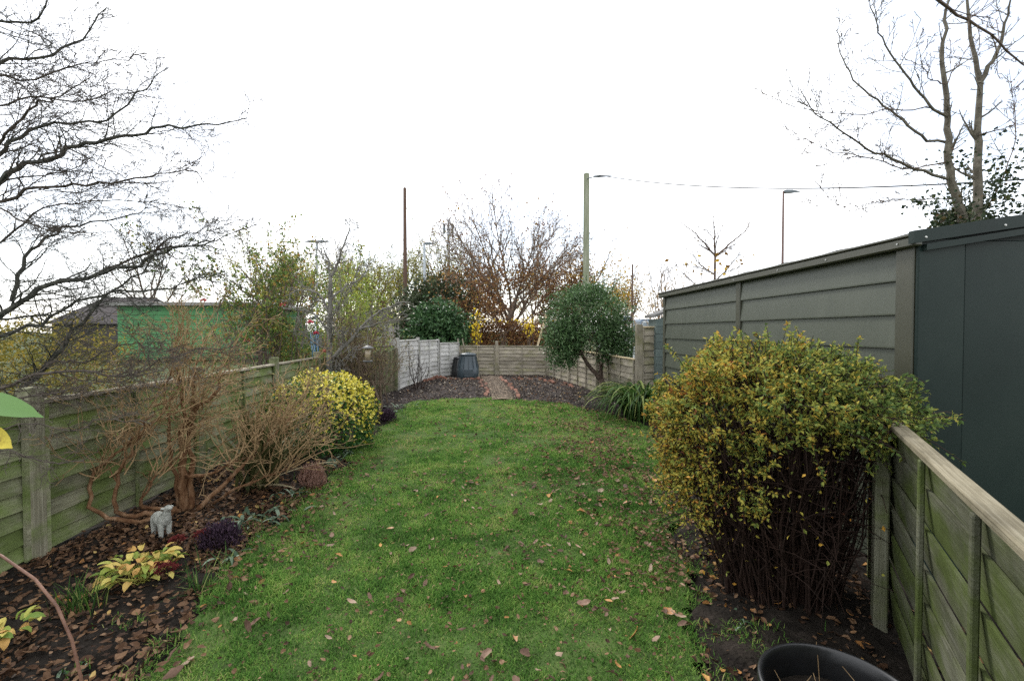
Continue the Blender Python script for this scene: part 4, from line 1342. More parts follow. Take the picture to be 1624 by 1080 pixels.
# -- strappy green clump
M['strap'] = leafmat('strap_leaves', [(0, (.018, .045, .008)), (.5, (.040, .092, .018)), (.85, (.085, .15, .03)), (1, (.20, .24, .07))], .6, .3, .15)
t = thing('strappy_clump', 'arching clump of narrow green strap leaves at foot of the bay tree', 'plant', (2.50, 7.95, 0))
var = [strap(random.uniform(1.0, 1.4), random.uniform(.026, .038), random.uniform(2.1, 3.0), k / 9, 50 + k, 9) for k in range(10)]
for k in range(280):
    az = random.uniform(0, 6.28)
    put('leaf', var[k % 10], M['strap'], t, (random.gauss(0, .11), random.gauss(0, .11), -.02), (0, R(random.uniform(0, 24)), az), )

# ================================================================== SMALL PLANTS IN THE BORDER
M['hosta'] = leafmat('yellowing_hosta_leaves', [(0, (.16, .24, .05)), (.35, (.34, .40, .09)), (.65, (.58, .50, .14)), (1, (.60, .36, .12))], .5, .3)


def broad(L, w, bend, seed, tint, n=6):
    rs = random.Random(seed)
    V, Q = [], []
    p, a = np.array([0., 0, 0]), R(50)
    for i in range(n + 1):
        u = i / n
        ww = w * (math.sin(math.pi * min(1, .08 + u * .92)) ** .75) + .002
        k = rs.uniform(-.06, .06) * w
        V += [(p[0], -ww / 2, p[2] + .22 * ww + k), (p[0], 0, p[2]), (p[0], ww / 2, p[2] + .22 * ww - k)]
        a -= bend / n
        p = p + np.array([math.cos(a), 0, math.sin(a)]) * L / n
    for i in range(n):
        b = 3 * i
        Q += [[b, b + 1, b + 4, b + 3], [b + 1, b + 2, b + 5, b + 4]]
    mb = MB()
    mb.add(V, None, Q, tint)
    return mb.mesh('leaf', True)


hv = [broad(random.uniform(.06, .10), random.uniform(.028, .045), random.uniform(1.0, 2.1), k, k / 9) for k in range(10)]
t = thing('hosta', 'clump of yellowing broad leaves collapsing over the leaf-strewn border', 'plant', (-2.25, 2.85, 0))
for k in range(90):
    a, r = random.uniform(0, 6.28), random.random() ** .6
    put('leaf', hv[k % 10], M['hosta'], t, (.175 * r * math.cos(a) + .03, .17 * r * math.sin(a), random.uniform(.04, .15)), (random.gauss(0, .25), random.gauss(.1, .25), a + random.gauss(0, .6)))
mb = MB()
for k in range(55):
    a, r = random.uniform(0, 6.28), random.random()
    x, y = -2.22 + .2 * r * math.cos(a), 2.85 + .18 * r * math.sin(a)
    mb.tube([(-2.22 + random.gauss(0, .04), 2.85 + random.gauss(0, .04), -.02), (x, y, .09)], [.003, .002], 3)
mb.build('stalks', M['hosta'], t)
t = thing('hosta', 'small yellow-leaved clump at the left edge of the near border', 'plant', (-2.45, 2.25, 0))
for k in range(26):
    a, r = random.uniform(0, 6.28), random.random() ** .6
    put('leaf', hv[(k * 3) % 10], M['hosta'], t, (.13 * r * math.cos(a), .12 * r * math.sin(a), random.uniform(.03, .11)), (random.gauss(0, .25), random.gauss(.1, .25), a + random.gauss(0, .6)))

M['sedum'] = leafmat('dark_red_flower_heads', [(0, (.07, .012, .014)), (1, (.20, .045, .04))], .8, .1)
for (x, y, s, h, lab) in ((-2.02, 2.80, .055, .10, 'largest dark red flower head nearest the lawn edge'), (-2.12, 2.84, .04, .09, 'dark red flower head tucked beside the yellow hosta leaves'), (-2.18, 3.12, .045, .13, 'dark red flower head behind the yellow hosta leaves'), (-2.09, 3.25, .05, .11, 'faded brick-red flower head between hosta and purple heather')):
    t = thing('sedum', lab, 'flower', (x, y, 0), group='dark red sedum heads')
    mb = MB()
    mb.tube([(x, y, -.02), (x + .01, y, h)], .003, 4)
    mb.build('stalk', M['bark_wine'], t)
    mb = MB()
    n = 420
    P = shell(n, (x, y, h), (s, s, s * .6), -.3, .6, .2, 7)
    mb.leaves(P, P - np.array([x, y, h - .03]), rand_unit(n), .012, .009, .1, .1, rng.random(n))
    mb.build('flower_head', M['sedum'], t)


def heather(label, x, y, r, h, cols, n, L, w, mname, upw=.8, kindname='heather'):
    m = leafmat(mname, cols, .7, .1)
    t = thing(kindname, label, 'plant', (x, y, 0))
    mb = MB()
    for k in range(90):
        a, q = random.uniform(0, 6.28), random.random() ** .5
        mb.tube([(x + .3 * r * q * math.cos(a), y + .3 * r * q * math.sin(a), -.02), (x + r * q * math.cos(a), y + r * q * math.sin(a), h * (1 - .4 * q * q))], [.003, .0015], 3)
    mb.build('sprigs', M['bark_wine'] if upw < 1.5 else m, t)
    mb = MB()
    P = shell(n, (x, y, h * .35), (r, r, h * .75), -.35, .45, .25, 5)
    D = unit(P - np.array([x, y, -.05])) + rand_unit(n) * .5 + np.array([0, 0, upw])
    mb.leaves(P, D, rand_unit(n), L * rng.uniform(.6, 1.3, n), w, .1, .1, rng.random(n))
    mb.build('foliage', m, t, kind='stuff')


PUR = [(0, (.018, .012, .018)), (.6, (.050, .030, .048)), (1, (.11, .07, .10))]
heather('dark purple heather mound near the sheep ornament', -1.99, 3.28, .13, .16, PUR, 2600, .025, .007, 'purple_heather')
heather('dark purple heather mound at the lawn edge beyond the yellow mound', -1.93, 7.75, .19, .20, PUR, 1800, .035, .011, 'purple_heather_far')
heather('pinkish-brown heather tuft with upright dry spikes', -1.84, 4.52, .12, .20, [(0, (.13, .07, .05)), (.6, (.30, .17, .13)), (1, (.42, .27, .22))], 1500, .05, .006, 'dry_heather', 2.0)

M['silver'] = leafmat('grey_green_leaves', [(0, (.05, .085, .05)), (.5, (.11, .16, .10)), (1, (.24, .30, .22))], .6, .2)
sv = [strap(random.uniform(.14, .24), random.uniform(.022, .034), random.uniform(1.2, 2.2), k / 5, 90 + k, 5) for k in range(6)]
for (x, y, n, sp, lab) in ((-2.02, 3.72, 60, .15, 'spreading grey-green tongue-leaved plant beside the lawn'), (-1.93, 4.32, 14, .04, 'small blue-green rosette below the pink heather'), (-1.80, 3.10, 12, .035, 'tiny silver rosette in front of the purple heather'),
                           (-1.92, 5.35, 26, .09, 'grey-green seedlings at the foot of the yellow mound'), (-1.88, 5.72, 16, .07, 'small pale rosette between yellow mound and lawn'), (-2.05, 8.6, 30, .12, 'low green clump beside the far purple heather'), (-2.0, 9.3, 26, .12, 'low green clump where border meets dug bed'), (-2.35, 4.55, 24, .14, 'low green weeds under the fallen flax leaf'),
                           (-1.95, 2.12, 9, .05, 'little green weed beside the arching bramble'), (-2.03, 1.78, 14, .06, 'grey-leaved weed in the near left corner'), (1.22, 2.32, 16, .05, 'small green weed under the autumn shrub')):
    t = thing('low_plant', lab, 'plant', (x, y, 0))
    for k in range(n):
        a = random.uniform(0, 6.28)
        put('leaf', sv[k % 6], M['silver'] if 'grey' in lab or 'silver' in lab or 'blue' in lab or 'pale' in lab else M['strap'], t, (random.gauss(0, sp), random.gauss(0, sp), .0), (0, R(random.uniform(15, 70)), a)).scale = ((.45 if 'weed' in lab else 1) * random.uniform(.5, 1),) * 3
t = thing('grass_tuft', 'upright thin green leaf tuft left of the yellow hosta', 'plant', (-2.30, 2.55, 0))
gv = [strap(random.uniform(.14, .24), .006, random.uniform(.2, .9), k / 5, 120 + k, 4) for k in range(6)]
for k in range(60):
    put('leaf', gv[k % 6], M['strap'], t, (random.gauss(0, .05), random.gauss(0, .04), 0), (0, R(random.uniform(0, 25)), random.uniform(0, 6.28)))
t = thing('dry_grass_tuft', 'pale dry grass tuft at the edge of the lawn', 'plant', (-1.78, 2.72, 0))
for k in range(34):
    put('leaf', gv[k % 6], M['flax'], t, (random.gauss(0, .03), random.gauss(0, .03), 0), (0, R(random.uniform(10, 70)), random.uniform(0, 6.28)))

t = thing('dry_grass_tuft', 'straggling pale dry grass in front of the dark red flower heads', 'plant', (-1.80, 3.0, 0))
for k in range(40):
    put('leaf', gv[k % 6], M['flax'], t, (random.gauss(0, .07), random.gauss(0, .10), 0), (0, R(random.uniform(30, 80)), random.uniform(0, 6.28)))

# near stems and leaves close to the camera
M['green_leaf'] = leafmat('fresh_green_leaf', [(0, (.10, .20, .06)), (1, (.16, .28, .09))], .35, .3, .2)
M['yellow_leaf'] = noisemat('blotched_yellow_leaf', [(.35, (.12, .07, .02)), (.48, (.45, .36, .05)), (.7, (.55, .46, .07))], 30, 4, .5, .1)
M['cane'] = noisemat('red_brown_cane', [(.3, (.10, .045, .03)), (.7, (.24, .13, .085))], 20, 4, .5, .2, spec=.4)
t = thing('leafy_shoot', 'shoot with one green and one yellow leaf at the left edge', 'plant', (-.98, .80, 0))
mb = MB()
mb.tube([(-.98, .80, -.05), (-.99, .80, .5), (-.97, .81, 1.0), (-.95, .80, 1.30), (-.93, .80, 1.42), (-.90, .80, 1.447)], [.007, .007, .006, .005, .004, .003], 6)
mb.tube([(-.95, .80, 1.30), (-.90, .80, 1.36), (-.875, .80, 1.385)], [.003, .0025, .002], 5)
mb.build('stem', M['bark_twig'], t, True)


def big_leaf(name, mat, base, tip, width, droop, nrm):
    base, tip, nrm = map(lambda v: np.array(v, float), (base, tip, nrm))
    D = tip - base
    L = np.linalg.norm(D)
    D /= L
    S = unit(np.cross(D, nrm)[None])[0]
    N = np.cross(S, D)
    n = 12
    V, Q = [], []
    for i in range(n + 1):
        u = i / n
        w = width * (math.sin(math.pi * min(.985, u ** .8)) ** .8 if u < .86 else (1 - u) * 2.2) * .5 + .0008
        c = base + D * L * u + N * (droop * 4 * u * (1 - u))
        V += [c - S * w + N * w * .25, c - S * w * .5 + N * w * .08, c, c + S * w * .5 + N * w * .08, c + S * w + N * w * .25]
    for i in range(n):
        for j in range(4):
            b = 5 * i + j
            Q.append([b, b + 1, b + 6, b + 5])
    mb = MB()
    mb.add(V, None, Q, .6)
    return mb.build(name, mat, t, True)


big_leaf('leaf', M['green_leaf'], (-.91, .80, 1.437), (-.770, .79, 1.404), .038, .005, (.05, -.75, .65))
big_leaf('leaf', M['yellow_leaf'], (-.885, .80, 1.385), (-.822, .79, 1.352), .030, -.003, (.1, -.9, .4))
t = thing('bramble_cane', 'red-brown arching cane crossing the lower left corner', 'plant', (-.9, 1.0, 0))
mb = MB()
mb.tube([(-.86, 1.02, -.03), (-.885, 1.01, .4), (-.90, 1.0, .72), (-.908, 1.0, .80), (-.925, 1.0, .88), (-.955, 1.0, .955), (-1.0, 1.0, 1.015), (-1.07, 1.0, 1.068), (-1.2, 1.0, 1.12), (-1.35, 1.0, 1.13)], [.0034, .0033, .0032, .0031, .003, .0029, .0028, .0026, .002, .0015], 8)
mb.build('cane', M['cane'], t, True)

# ================================================================== ORNAMENT, POT, FEEDER, BINS
M['stone'] = noisemat('weathered_cast_stone', [(.3, (.22, .23, .20)), (.5, (.36, .37, .33)), (.72, (.50, .50, .45))], 70, 8, .95, .9, bscale=220, bdist=.006)
bm = bmesh.new()


def ball(c, r, rot=None):
    m = Matrix.Translation(c) @ (rot.to_4x4() if rot else Matrix.Identity(4)) @ Matrix.Diagonal((*r, 1))
    bmesh.ops.create_uvsphere(bm, u_segments=20, v_segments=12, radius=1, matrix=m)


def limb(a, b, r0, r1):
    a, b = Vector(a), Vector(b)
    d = b - a
    m = Matrix.Translation((a + b) / 2) @ d.to_track_quat('Z', 'Y').to_matrix().to_4x4()
    bmesh.ops.create_cone(bm, cap_ends=True, segments=12, radius1=r0, radius2=r1, depth=d.length, matrix=m)


# lamb looking up to the right; +X is forward
ball((0, 0, .118), (.072, .050, .050))
ball((-.045, 0, .115), (.042, .048, .05))
ball((.045, 0, .125), (.040, .044, .048))
limb((.055, 0, .13), (.080, 0, .195), .036, .024)
ball((.090, 0, .208), (.036, .023, .024), Matrix.Rotation(-.35, 3, 'Y'))
ball((.120, 0, .214), (.020, .015, .014), Matrix.Rotation(-.35, 3, 'Y'))
ball((.074, .030, .212), (.020, .011, .008), Matrix.Rotation(.5, 3, 'Z'))
ball((.074, -.030, .212), (.020, .011, .008), Matrix.Rotation(-.5, 3, 'Z'))
for x in (-.045, .045):
    for y in (-.026, .026):
        limb((x, y, .10), (x + (.004 if x > 0 else -.004), y, .0), .022, .014)
limb((-.07, 0, .135), (-.088, 0, .10), .010, .012)
me = bpy.data.meshes.new('sheep_ornament')
bm.to_mesh(me)
bm.free()
lamb = put('sheep_ornament', me, M['stone'], None, (-2.56, 3.50, -.005), (0, 0, R(-28)))
lamb.scale = (1.02, 1.02, 1.08)
md = lamb.modifiers.new('join', 'REMESH')
md.mode = 'VOXEL'
md.voxel_size = .004
md.use_smooth_shade = True
md = lamb.modifiers.new('soft', 'SMOOTH')
md.iterations = 3
tag(lamb, 'small grey stone sheep ornament looking up under the peeling shrub', 'ornament')

t = thing('plant_pot', 'large round black plastic pot at the bottom right', 'pot', (1.18, 1.50, 0))
mb = MB()
prof = [(0, .01), (.185, .01), (.19, .0), (.20, .03), (.235, .26), (.237, .272), (.252, .274), (.256, .285), (.256, .303), (.250, .309), (.240, .308), (.234, .298), (.226, .26), (.205, .115)]
mb.lathe([(r, z) for r, z in prof], 64, (1.18, 1.50, 0))
mb.build('shell', M['black'], t, True)
mb = MB()
rr = np.linspace(0, .221, 9)
zz = .20 + .012 * rng.random(9)
mb.lathe(list(zip(rr, zz)), 40, (1.18, 1.50, 0))
so = mb.build('compost', M['soil'], t, True)
mb = MB()
for k in range(16):
    p = Vector((1.19 + random.gauss(0, .08), 1.52 + random.gauss(0, .08), .205))
    d = Vector((random.gauss(0, 1), random.gauss(.3, 1), .7)).normalized()
    mb.tube([tuple(p), tuple(p + d * .08), tuple(p + d * .15 - Vector((0, 0, .02)))], [.0016, .0013, .0009], 3)
mb.build('dead_stalks', M['twig_tan'], t)
M['moss'] = noisemat('pale_moss', [(.3, (.10, .12, .03)), (.7, (.28, .28, .10))], 40, 5, .95, .6)
mb = MB()
a = rng.uniform(2.75, 3.5, 900)
h = rng.uniform(.12, .265, 900)
r = .20 + .035 * h / .26 + .006
P = np.stack([1.19 + r * np.cos(a), 1.50 + r * np.sin(a), h], 1)
mb.leaves(P, rand_unit(900) + np.array([-1, 0, .3]), rand_unit(900), .010, .008, .1, .1, .5)
mb.build('moss', M['moss'], t, kind='stuff')

M['seedtube'] = noisemat('clear_seed_tube', [(.3, (.20, .15, .085)), (.7, (.36, .30, .21))], 120, 3, .25, .1, spec=.5)
M['greyplast'] = plain('grey_plastic', (.09, .09, .09), .5)
t = thing('bird_feeder', 'tubular seed bird feeder with grey lid and tray', 'bird feeder', (-2.22, 7.8, 1.02))
o3 = WORLD[t.name]


def lathed(name, prof, mat, seg=18, parent=None):
    mb = MB()
    mb.lathe(prof, seg)
    return put(name, mb.mesh(name, True), mat, parent or t)


lathed('seed_tube', [(0, .03), (.045, .03), (.045, .235), (0, .235)], M['seedtube'])
lathed('lid', [(0, .285), (.03, .28), (.10, .245), (.105, .235), (.0, .233)], M['greyplast'])
lathed('tray', [(0, .0), (.075, .0), (.082, .02), (.078, .028), (0, .027)], M['greyplast'])
for a in (.3, 2.4, 4.5):
    mb = MB()
    mb.tube([(.04 * math.cos(a), .04 * math.sin(a), .07), (.09 * math.cos(a), .09 * math.sin(a), .07)], .004, 5)
    put('perch', mb.mesh('perch'), M['greyplast'], t)
mb = MB()
mb.tube([(0, 0, .28), (-.02, .08, .5), (-.05, .25, .66)], .003, 4)
put('hanging_wire', mb.mesh('hanging_wire'), M['greyplast'], t)

M['bin_blue'] = noisemat('dark_blue_green_plastic', [(.3, (.018, .030, .038)), (.7, (.032, .050, .060))], 5, 5, .42, .1, spec=.5)


def compost_bin(x, y, lab, mat, sc, rz):
    t = thing('compost_bin', lab, 'compost bin', (x, y, 0), rz, 'compost bins')
    mb = MB()
    mb.lathe([(.0, .0), (.38, 0), (.385, .03), (.36, .32), (.352, .325), (.27, .74), (.262, .76), (.0, .76)], 24)
    b = put('body', mb.mesh('body', True), mat, t)
    mb = MB()
    mb.lathe([(.0, .855), (.12, .85), (.235, .83), (.282, .80), (.285, .765), (.275, .763), (0, .762)], 24)
    lid = put('lid', mb.mesh('lid', True), mat, t)
    mb = MB()
    mb.box((0, 0, .865), (.16, .03, .02))
    put('handle', mb.mesh('handle'), mat, lid)
    put('hatch', box_mesh('hatch', (-.15, -.40, .03), (.15, -.368, .28), .008), mat, t).rotation_euler = (-.07, 0, 0)
    for k in range(12):
        a = k * 2 * math.pi / 12
        mb = MB()
        mb.tube([(.362 * math.cos(a), .362 * math.sin(a), .33), (.275 * math.cos(a), .275 * math.sin(a), .74)], .012, 5)
        put('rib', mb.mesh('rib'), mat, t)
    t.scale = (sc,) * 3


compost_bin(-1.00, 15.15, 'blue-green tapered compost bin with hatch at the far corner', M['bin_blue'], .97, .1)
compost_bin(-1.30, 15.55, 'black compost bin half hidden behind the blue-green one', M['black'], .80, .6)
for (a, b, lab) in (((-1.25, 15.9, .3), (-1.42, 16.02, 1.28), 'grey stake leaning in the corner behind the compost bins'), ((-1.05, 15.9, .3), (-1.26, 16.0, 1.28), 'second grey stake leaning above the blue-green compost bin'), ((-.62, 15.0, .02), (-.86, 15.5, .62), 'thin plank leaning against the blue-green compost bin')):
    mb = MB()
    mb.tube([a, b], .022, 4)
    o = mb.build('stake', M['wood_far'])
    tag(o, lab, 'stake')
mb = MB()
mb.box((1.52, 16.55, 1.3), (.07, .03, 1.75), Matrix.Rotation(.28, 3, 'Y'))
tag(mb.build('timber_prop', M['wood_pale']), 'pale timber prop leaning behind the far fence under yellow leaves', 'timber')
mb = MB()
mb.box((3.25, 11.2, 1.13), (.75, .03, .07), Matrix.Rotation(-.62, 3, 'Y'))
tag(mb.build('timber_prop', M['wood_pale']), 'pale diagonal rail above the fence beside the bay tree', 'timber')
M['white'] = plain('white_paint', (.62, .64, .63), .6)
t = thing('picket_panel', 'white picket panel glimpsed behind bay tree and fence', 'fence', (3.2, 12.4, 0))
pk = box_mesh('picket', (-.025, -.008, .3), (.025, .008, 1.36), .004)
for k in range(11):
    put('picket', pk, M['white'], t, (-.45 + k * .11, 0, 0))
put('rail', box_mesh('rail', (-.5, .01, 1.15), (.72, .035, 1.20)), M['white'], t)
put('rail', box_mesh('rail', (-.5, .01, .5), (.72, .035, .55)), M['white'], t)

# brick edging
M['brick'] = noisemat('terracotta_brick', [(.3, (.085, .045, .033)), (.5, (.17, .085, .06)), (.72, (.26, .135, .10))], 14, 6, .9, .5, rnd=.3)
bk = box_mesh('brick', (-.10, -.045, -.05), (.10, .045, .045), .012)


def edging(label, pts, step, tilt=.25, jitter=.02):
    t = thing('brick_edging', label, 'edging', (*pts[0], 0))
    P = np.array(pts, float)
    s = np.concatenate([[0], np.cumsum(np.linalg.norm(np.diff(P, axis=0), axis=1))])
    for u in np.arange(0, s[-1], step):
        x, y = np.interp(u, s, P[:, 0]), np.interp(u, s, P[:, 1])
        x2, y2 = np.interp(u + .05, s, P[:, 0]), np.interp(u + .05, s, P[:, 1])
        put('brick', bk, M['brick'], t, (x - pts[0][0] + random.gauss(0, jitter), y - pts[0][1] + random.gauss(0, jitter), random.uniform(-.03, .03)), (random.gauss(0, .2), tilt + random.gauss(0, .18), math.atan2(y2 - y, x2 - x) + random.gauss(0, .12)))


edging('terracotta bricks leaning along the foot of the grey panels', [(-2.22, 13.9), (-2.02, 14.6), (-1.86, 15.0)], .12, .7)
edging('brick row in front of the compost bins', [(-1.7, 14.6), (-1.2, 14.55), (-.62, 14.6)], .22)
edging('crumbling brick edge on the left of the gravel path', [(-.60, 14.5), (-.46, 13.4), (-.35, 12.2), (-.27, 11.2), (-.25, 10.6)], .34, .2, .05)
edging('crumbling brick edge on the right of the gravel path', [(.14, 14.6), (.25, 13.4), (.34, 12.2), (.42, 11.2), (.44, 10.5)], .34, .2, .05)
edging('low brick row along the foot of the right fence', [(.5, 14.6), (1.3, 14.2), (1.75, 13.3), (2.05, 12.4)], .3, .3, .06)

# ================================================================== BEYOND THE FENCES
def far_tree(label, x, y, h, spread, trunk_r, bark, n=(7, 5, 4), trop=.05, ang=38, leafm=None, nl=0, leafL=.12, first=.28, zl=(0, 1), seedv=0, name='bare_tree', wig=.09, ratio=.5, rmin=.008, nlimb=8, spr=.25):
    random.seed(seedv)
    t = thing(name, label, 'tree', (x, y, 0))
    mb = MB()
    top = Vector((x + random.gauss(0, .03) * h, y, h * first * 1.6))
    mb.tube([(x, y, -.2), (x + random.gauss(0, .05), y, h * first * .5), (x + random.gauss(0, .1), y, h * first), tuple(top)], [trunk_r * 1.2, trunk_r, trunk_r * .85, trunk_r * .5], 8)
    mb.build('trunk', bark, t, True)
    mb = MB()
    tips = []
    P = dict(wig=wig, trop=(trop, trop), n=n[1:], ang=ang, ratio=ratio, rr=.5, sides=5, seg=h * .04, tmin=.2, rmin=rmin)
    for k in range(nlimb):
        z = h * first * (.55 + 1.05 * k / nlimb)
        az = k * 2.4 + random.uniform(-.4, .4)
        el = .45 + .75 * k / nlimb
        hor = spread
        d = Vector((math.cos(az) * hor, math.sin(az) * hor, el)).normalized()
        r0 = trunk_r * (.36 if nlimb < 12 else .27)
        L = (h - z) * (.80 + .2 * random.random()) * (1.0 if k > nlimb * .4 else .85)
        grow(mb, Vector((x, y, z)), d, L, r0, 0, P, tips)
    mb.build('crown', bark, t)
    if nl:
        tp = np.array([a for a, _ in tips])
        zf = tp[:, 2] / h
        w = np.clip(1 - np.abs(zf - sum(zl) / 2) / (zl[1] - zl[0]) * 1.6, .02, 1)
        c = tp[rng.choice(len(tp), nl, p=w / w.sum())]
        mb = MB()
        leaf_cloud(mb, c, leafL, leafL * .6, spr, .4, rng.random(nl), simple=True)
        mb.build('leaves', leafm, t, kind='stuff')
    return t


M['russet'] = leafmat('russet_leaves', [(0, (.09, .045, .028)), (.5, (.20, .10, .052)), (.85, (.29, .16, .065)), (1, (.42, .27, .07))], .7, .3)
M['orange'] = leafmat('orange_leaves', [(0, (.18, .09, .02)), (.5, (.38, .22, .03)), (1, (.55, .38, .06))], .6, .35)
M['yelgreen'] = leafmat('yellow_green_leaves', [(0, (.10, .12, .03)), (.5, (.23, .24, .055)), (1, (.40, .33, .08))], .6, .45)
M['yellow'] = leafmat('bright_yellow_leaves', [(0, (.50, .34, .02)), (1, (.75, .58, .05))], .6, .35)
M['ever'] = leafmat('dark_evergreen_leaves', [(0, (.018, .042, .016)), (.6, (.048, .105, .038)), (1, (.12, .20, .08))], .35, .15, .2)
M['conifer'] = leafmat('grey_green_needles', [(0, (.026, .036, .018)), (.6, (.055, .075, .038)), (1, (.10, .12, .065))], .7, .15)

far_tree('broad beech-like tree with russet lower leaves beyond the far fence', .75, 26, 9.3, .85, .26, M['bark_beech'], (9, 11, 8, 5), .045, 33, M['russet'], 13500, .14, .20, (.0, .50), 3, wig=.09, ratio=.48, rmin=.006, nlimb=17, spr=.3)
far_tree('half-bare tree with orange leaves beside the green telegraph pole', 4.7, 28, 7.9, .5, .16, M['bark_brown'], (7, 7, 5), .06, 34, M['orange'], 2300, .16, .25, (.1, .7), 4, rmin=.008, nlimb=9)
far_tree('slender yellow-green tree behind the white lamp post', -4.9, 41, 11.0, .30, .15, M['bark_brown'], (7, 7, 5), .09, 28, M['yelgreen'], 3600, .16, .25, (.1, .9), 5, rmin=.009, nlimb=10)
far_tree('thin tree with yellowing leaves behind the brown pole', -8.6, 42, 9.8, .35, .15, M['bark_brown'], (7, 7, 5), .08, 30, M['yelgreen'], 3600, .16, .25, (.1, .9), 6, rmin=.009, nlimb=10)
far_tree('bare twiggy tree between brown pole and fruit tree', -10.0, 37, 8.0, .4, .15, M['bark_brown'], (7, 6, 5), .08, 30, M['yelgreen'], 2600, .16, .25, (.1, .9), 7, rmin=.009, nlimb=9)
far_tree('bare twiggy tree behind the double-headed street lamp', -13.2, 40, 9.0, .4, .17, M['bark_brown'], (7, 6, 5), .08, 30, M['yelgreen'], 2000, .16, .25, (.1, .9), 8, rmin=.009, nlimb=9)
far_tree('autumn tree behind the rose bush tops', -15.5, 33, 8.2, .45, .16, M['bark_brown'], (7, 6, 5), .07, 32, M['yelgreen'], 3000, .16, .25, (.1, .9), 9, rmin=.009, nlimb=9)
far_tree('orange-tinged small tree behind the tall fence panel', 8.6, 30, 5.6, .5, .12, M['bark_brown'], (7, 6, 5), .07, 32, M['orange'], 1000, .13, .25, (.1, .9), 10, rmin=.008, nlimb=9)
far_tree('green-leaved small tree right of the thin pole', 7.6, 33, 5.9, .5, .12, M['bark_brown'], (7, 6, 5), .07, 32, M['yelgreen'], 1300, .14, .25, (.1, .9), 12, rmin=.008, nlimb=9)
far_tree('bare thin tree above the small shed', 10.4, 29, 6.6, .3, .10, M['bark_brown'], (6, 5, 4), .10, 30, None, 0, seedv=13, rmin=.008, nlimb=7)
far_tree('far bare tree seen through the layered branches', -27, 36, 9.5, .5, .2, M['bark_brown'], (7, 6, 5), .06, 34, M['yelgreen'], 500, .14, .25, (.1, .9), 14, rmin=.010, nlimb=9)
far_tree('far twiggy tree above the green hall', -20, 42, 9.8, .5, .2, M['bark_brown'], (7, 6, 5), .06, 34, M['yelgreen'], 500, .14, .25, (.1, .9), 15, rmin=.010, nlimb=9)

# more of the thicket behind, copies of the trees already grown
def copy_tree(src, label, x, y, sc, rz):
    c = src.copy()
    COL.objects.link(c)
    c.location = (x, y, 0)
    c.rotation_euler = (0, 0, rz)
    c.scale = (sc, sc, sc)
    c['label'] = label
    c['group'] = 'bare trees in the far thicket'
    for ch in src.children:
        k = ch.copy()
        COL.objects.link(k)
        k.parent = c


src = {o['label']: o for o in COL.objects if o.get('category') == 'tree'}
tw = [src[k] for k in ('slender yellow-green tree behind the white lamp post', 'thin tree with yellowing leaves behind the brown pole', 'bare twiggy tree between brown pole and fruit tree', 'bare twiggy tree behind the double-headed street lamp', 'autumn tree behind the rose bush tops')]
for k, (i, x, y, sc, rz, lab) in enumerate(((2, -7.0, 52, 1.1, 1.0, 'far twiggy tree directly behind the phone mast'), (3, -10.5, 50, 1.05, 2.0, 'far bare tree just left of the brown pole'), (4, -14.0, 52, 1.1, 3.0, 'far bare tree left of the fruit tree top'), (0, -17.5, 50, .95, 4.0, 'far slender tree left of the double-headed lamp'),
                                           (1, -21.0, 48, 1.0, 5.0, 'far thin tree right of the green hall roof'), (2, -3.6, 55, 1.05, .5, 'far twiggy tree just left of the big russet tree'), (4, -19.2, 40, .8, 2.5, 'small autumn tree beside the green hall end'), (3, 3.8, 50, 1.0, 1.5, 'far bare tree right behind the big russet tree'),
                                           (2, 12.5, 48, .8, 3.5, 'far twiggy tree behind the tall fence panel'), (3, 9.3, 52, .8, .3, 'far bare tree behind the thin dark pole'), (4, -11.8, 36, .75, 1.2, 'small autumn tree right of the double-headed lamp'))):
    copy_tree(tw[i], lab, x, y, sc, rz)

# slim red-brown sapling above the steel shed roof
random.seed(21)
t = thing('sapling', 'slim red-brown sapling forking above the steel shed roof', 'tree', (6.75, 14, 0))
PS = dict(wig=.10, trop=(.03, .03), n=(4,), ang=40, ratio=.4, rr=.5, sides=5, seg=.15, tmin=.15, rmin=.006)
mb = MB()
mb.tube([(6.75, 14, -.1), (6.72, 14, 1.5), (6.75, 14, 3.0), (6.76, 14, 3.9)], [.06, .05, .04, .036], 7)
mb.build('trunk', M['bark_brown'], t, True)
for r, pts in ((.03, [(6.76, 14, 3.85), (6.72, 14, 4.5), (6.7, 14, 5.25)]), (.028, [(6.76, 14, 3.9), (6.35, 14, 4.35), (5.75, 14, 4.88)]), (.028, [(6.76, 14, 3.85), (7.3, 14, 4.35), (7.97, 14, 4.85)]), (.02, [(6.75, 14, 3.3), (6.3, 14, 3.6), (6.0, 14, 4.1)]), (.02, [(6.75, 14, 3.1), (7.2, 14, 3.5), (7.5, 13.9, 4.0)]), (.018, [(6.74, 14, 2.6), (6.1, 14, 3.0), (5.5, 14, 3.6)])):
    mb = MB()
    grow_on(mb, pts, r * 1.25, PS, [], 10, .75, 0, .1)
    mb.build('branch', M['bark_brown'], t)
mb = MB()
c = rng.normal((6.7, 14, 3.6), (.6, .3, .35), (45, 3))
leaf_cloud(mb, c, .14, .10, 0, .4)
mb.build('leaves', M['orange'], t, kind='stuff')
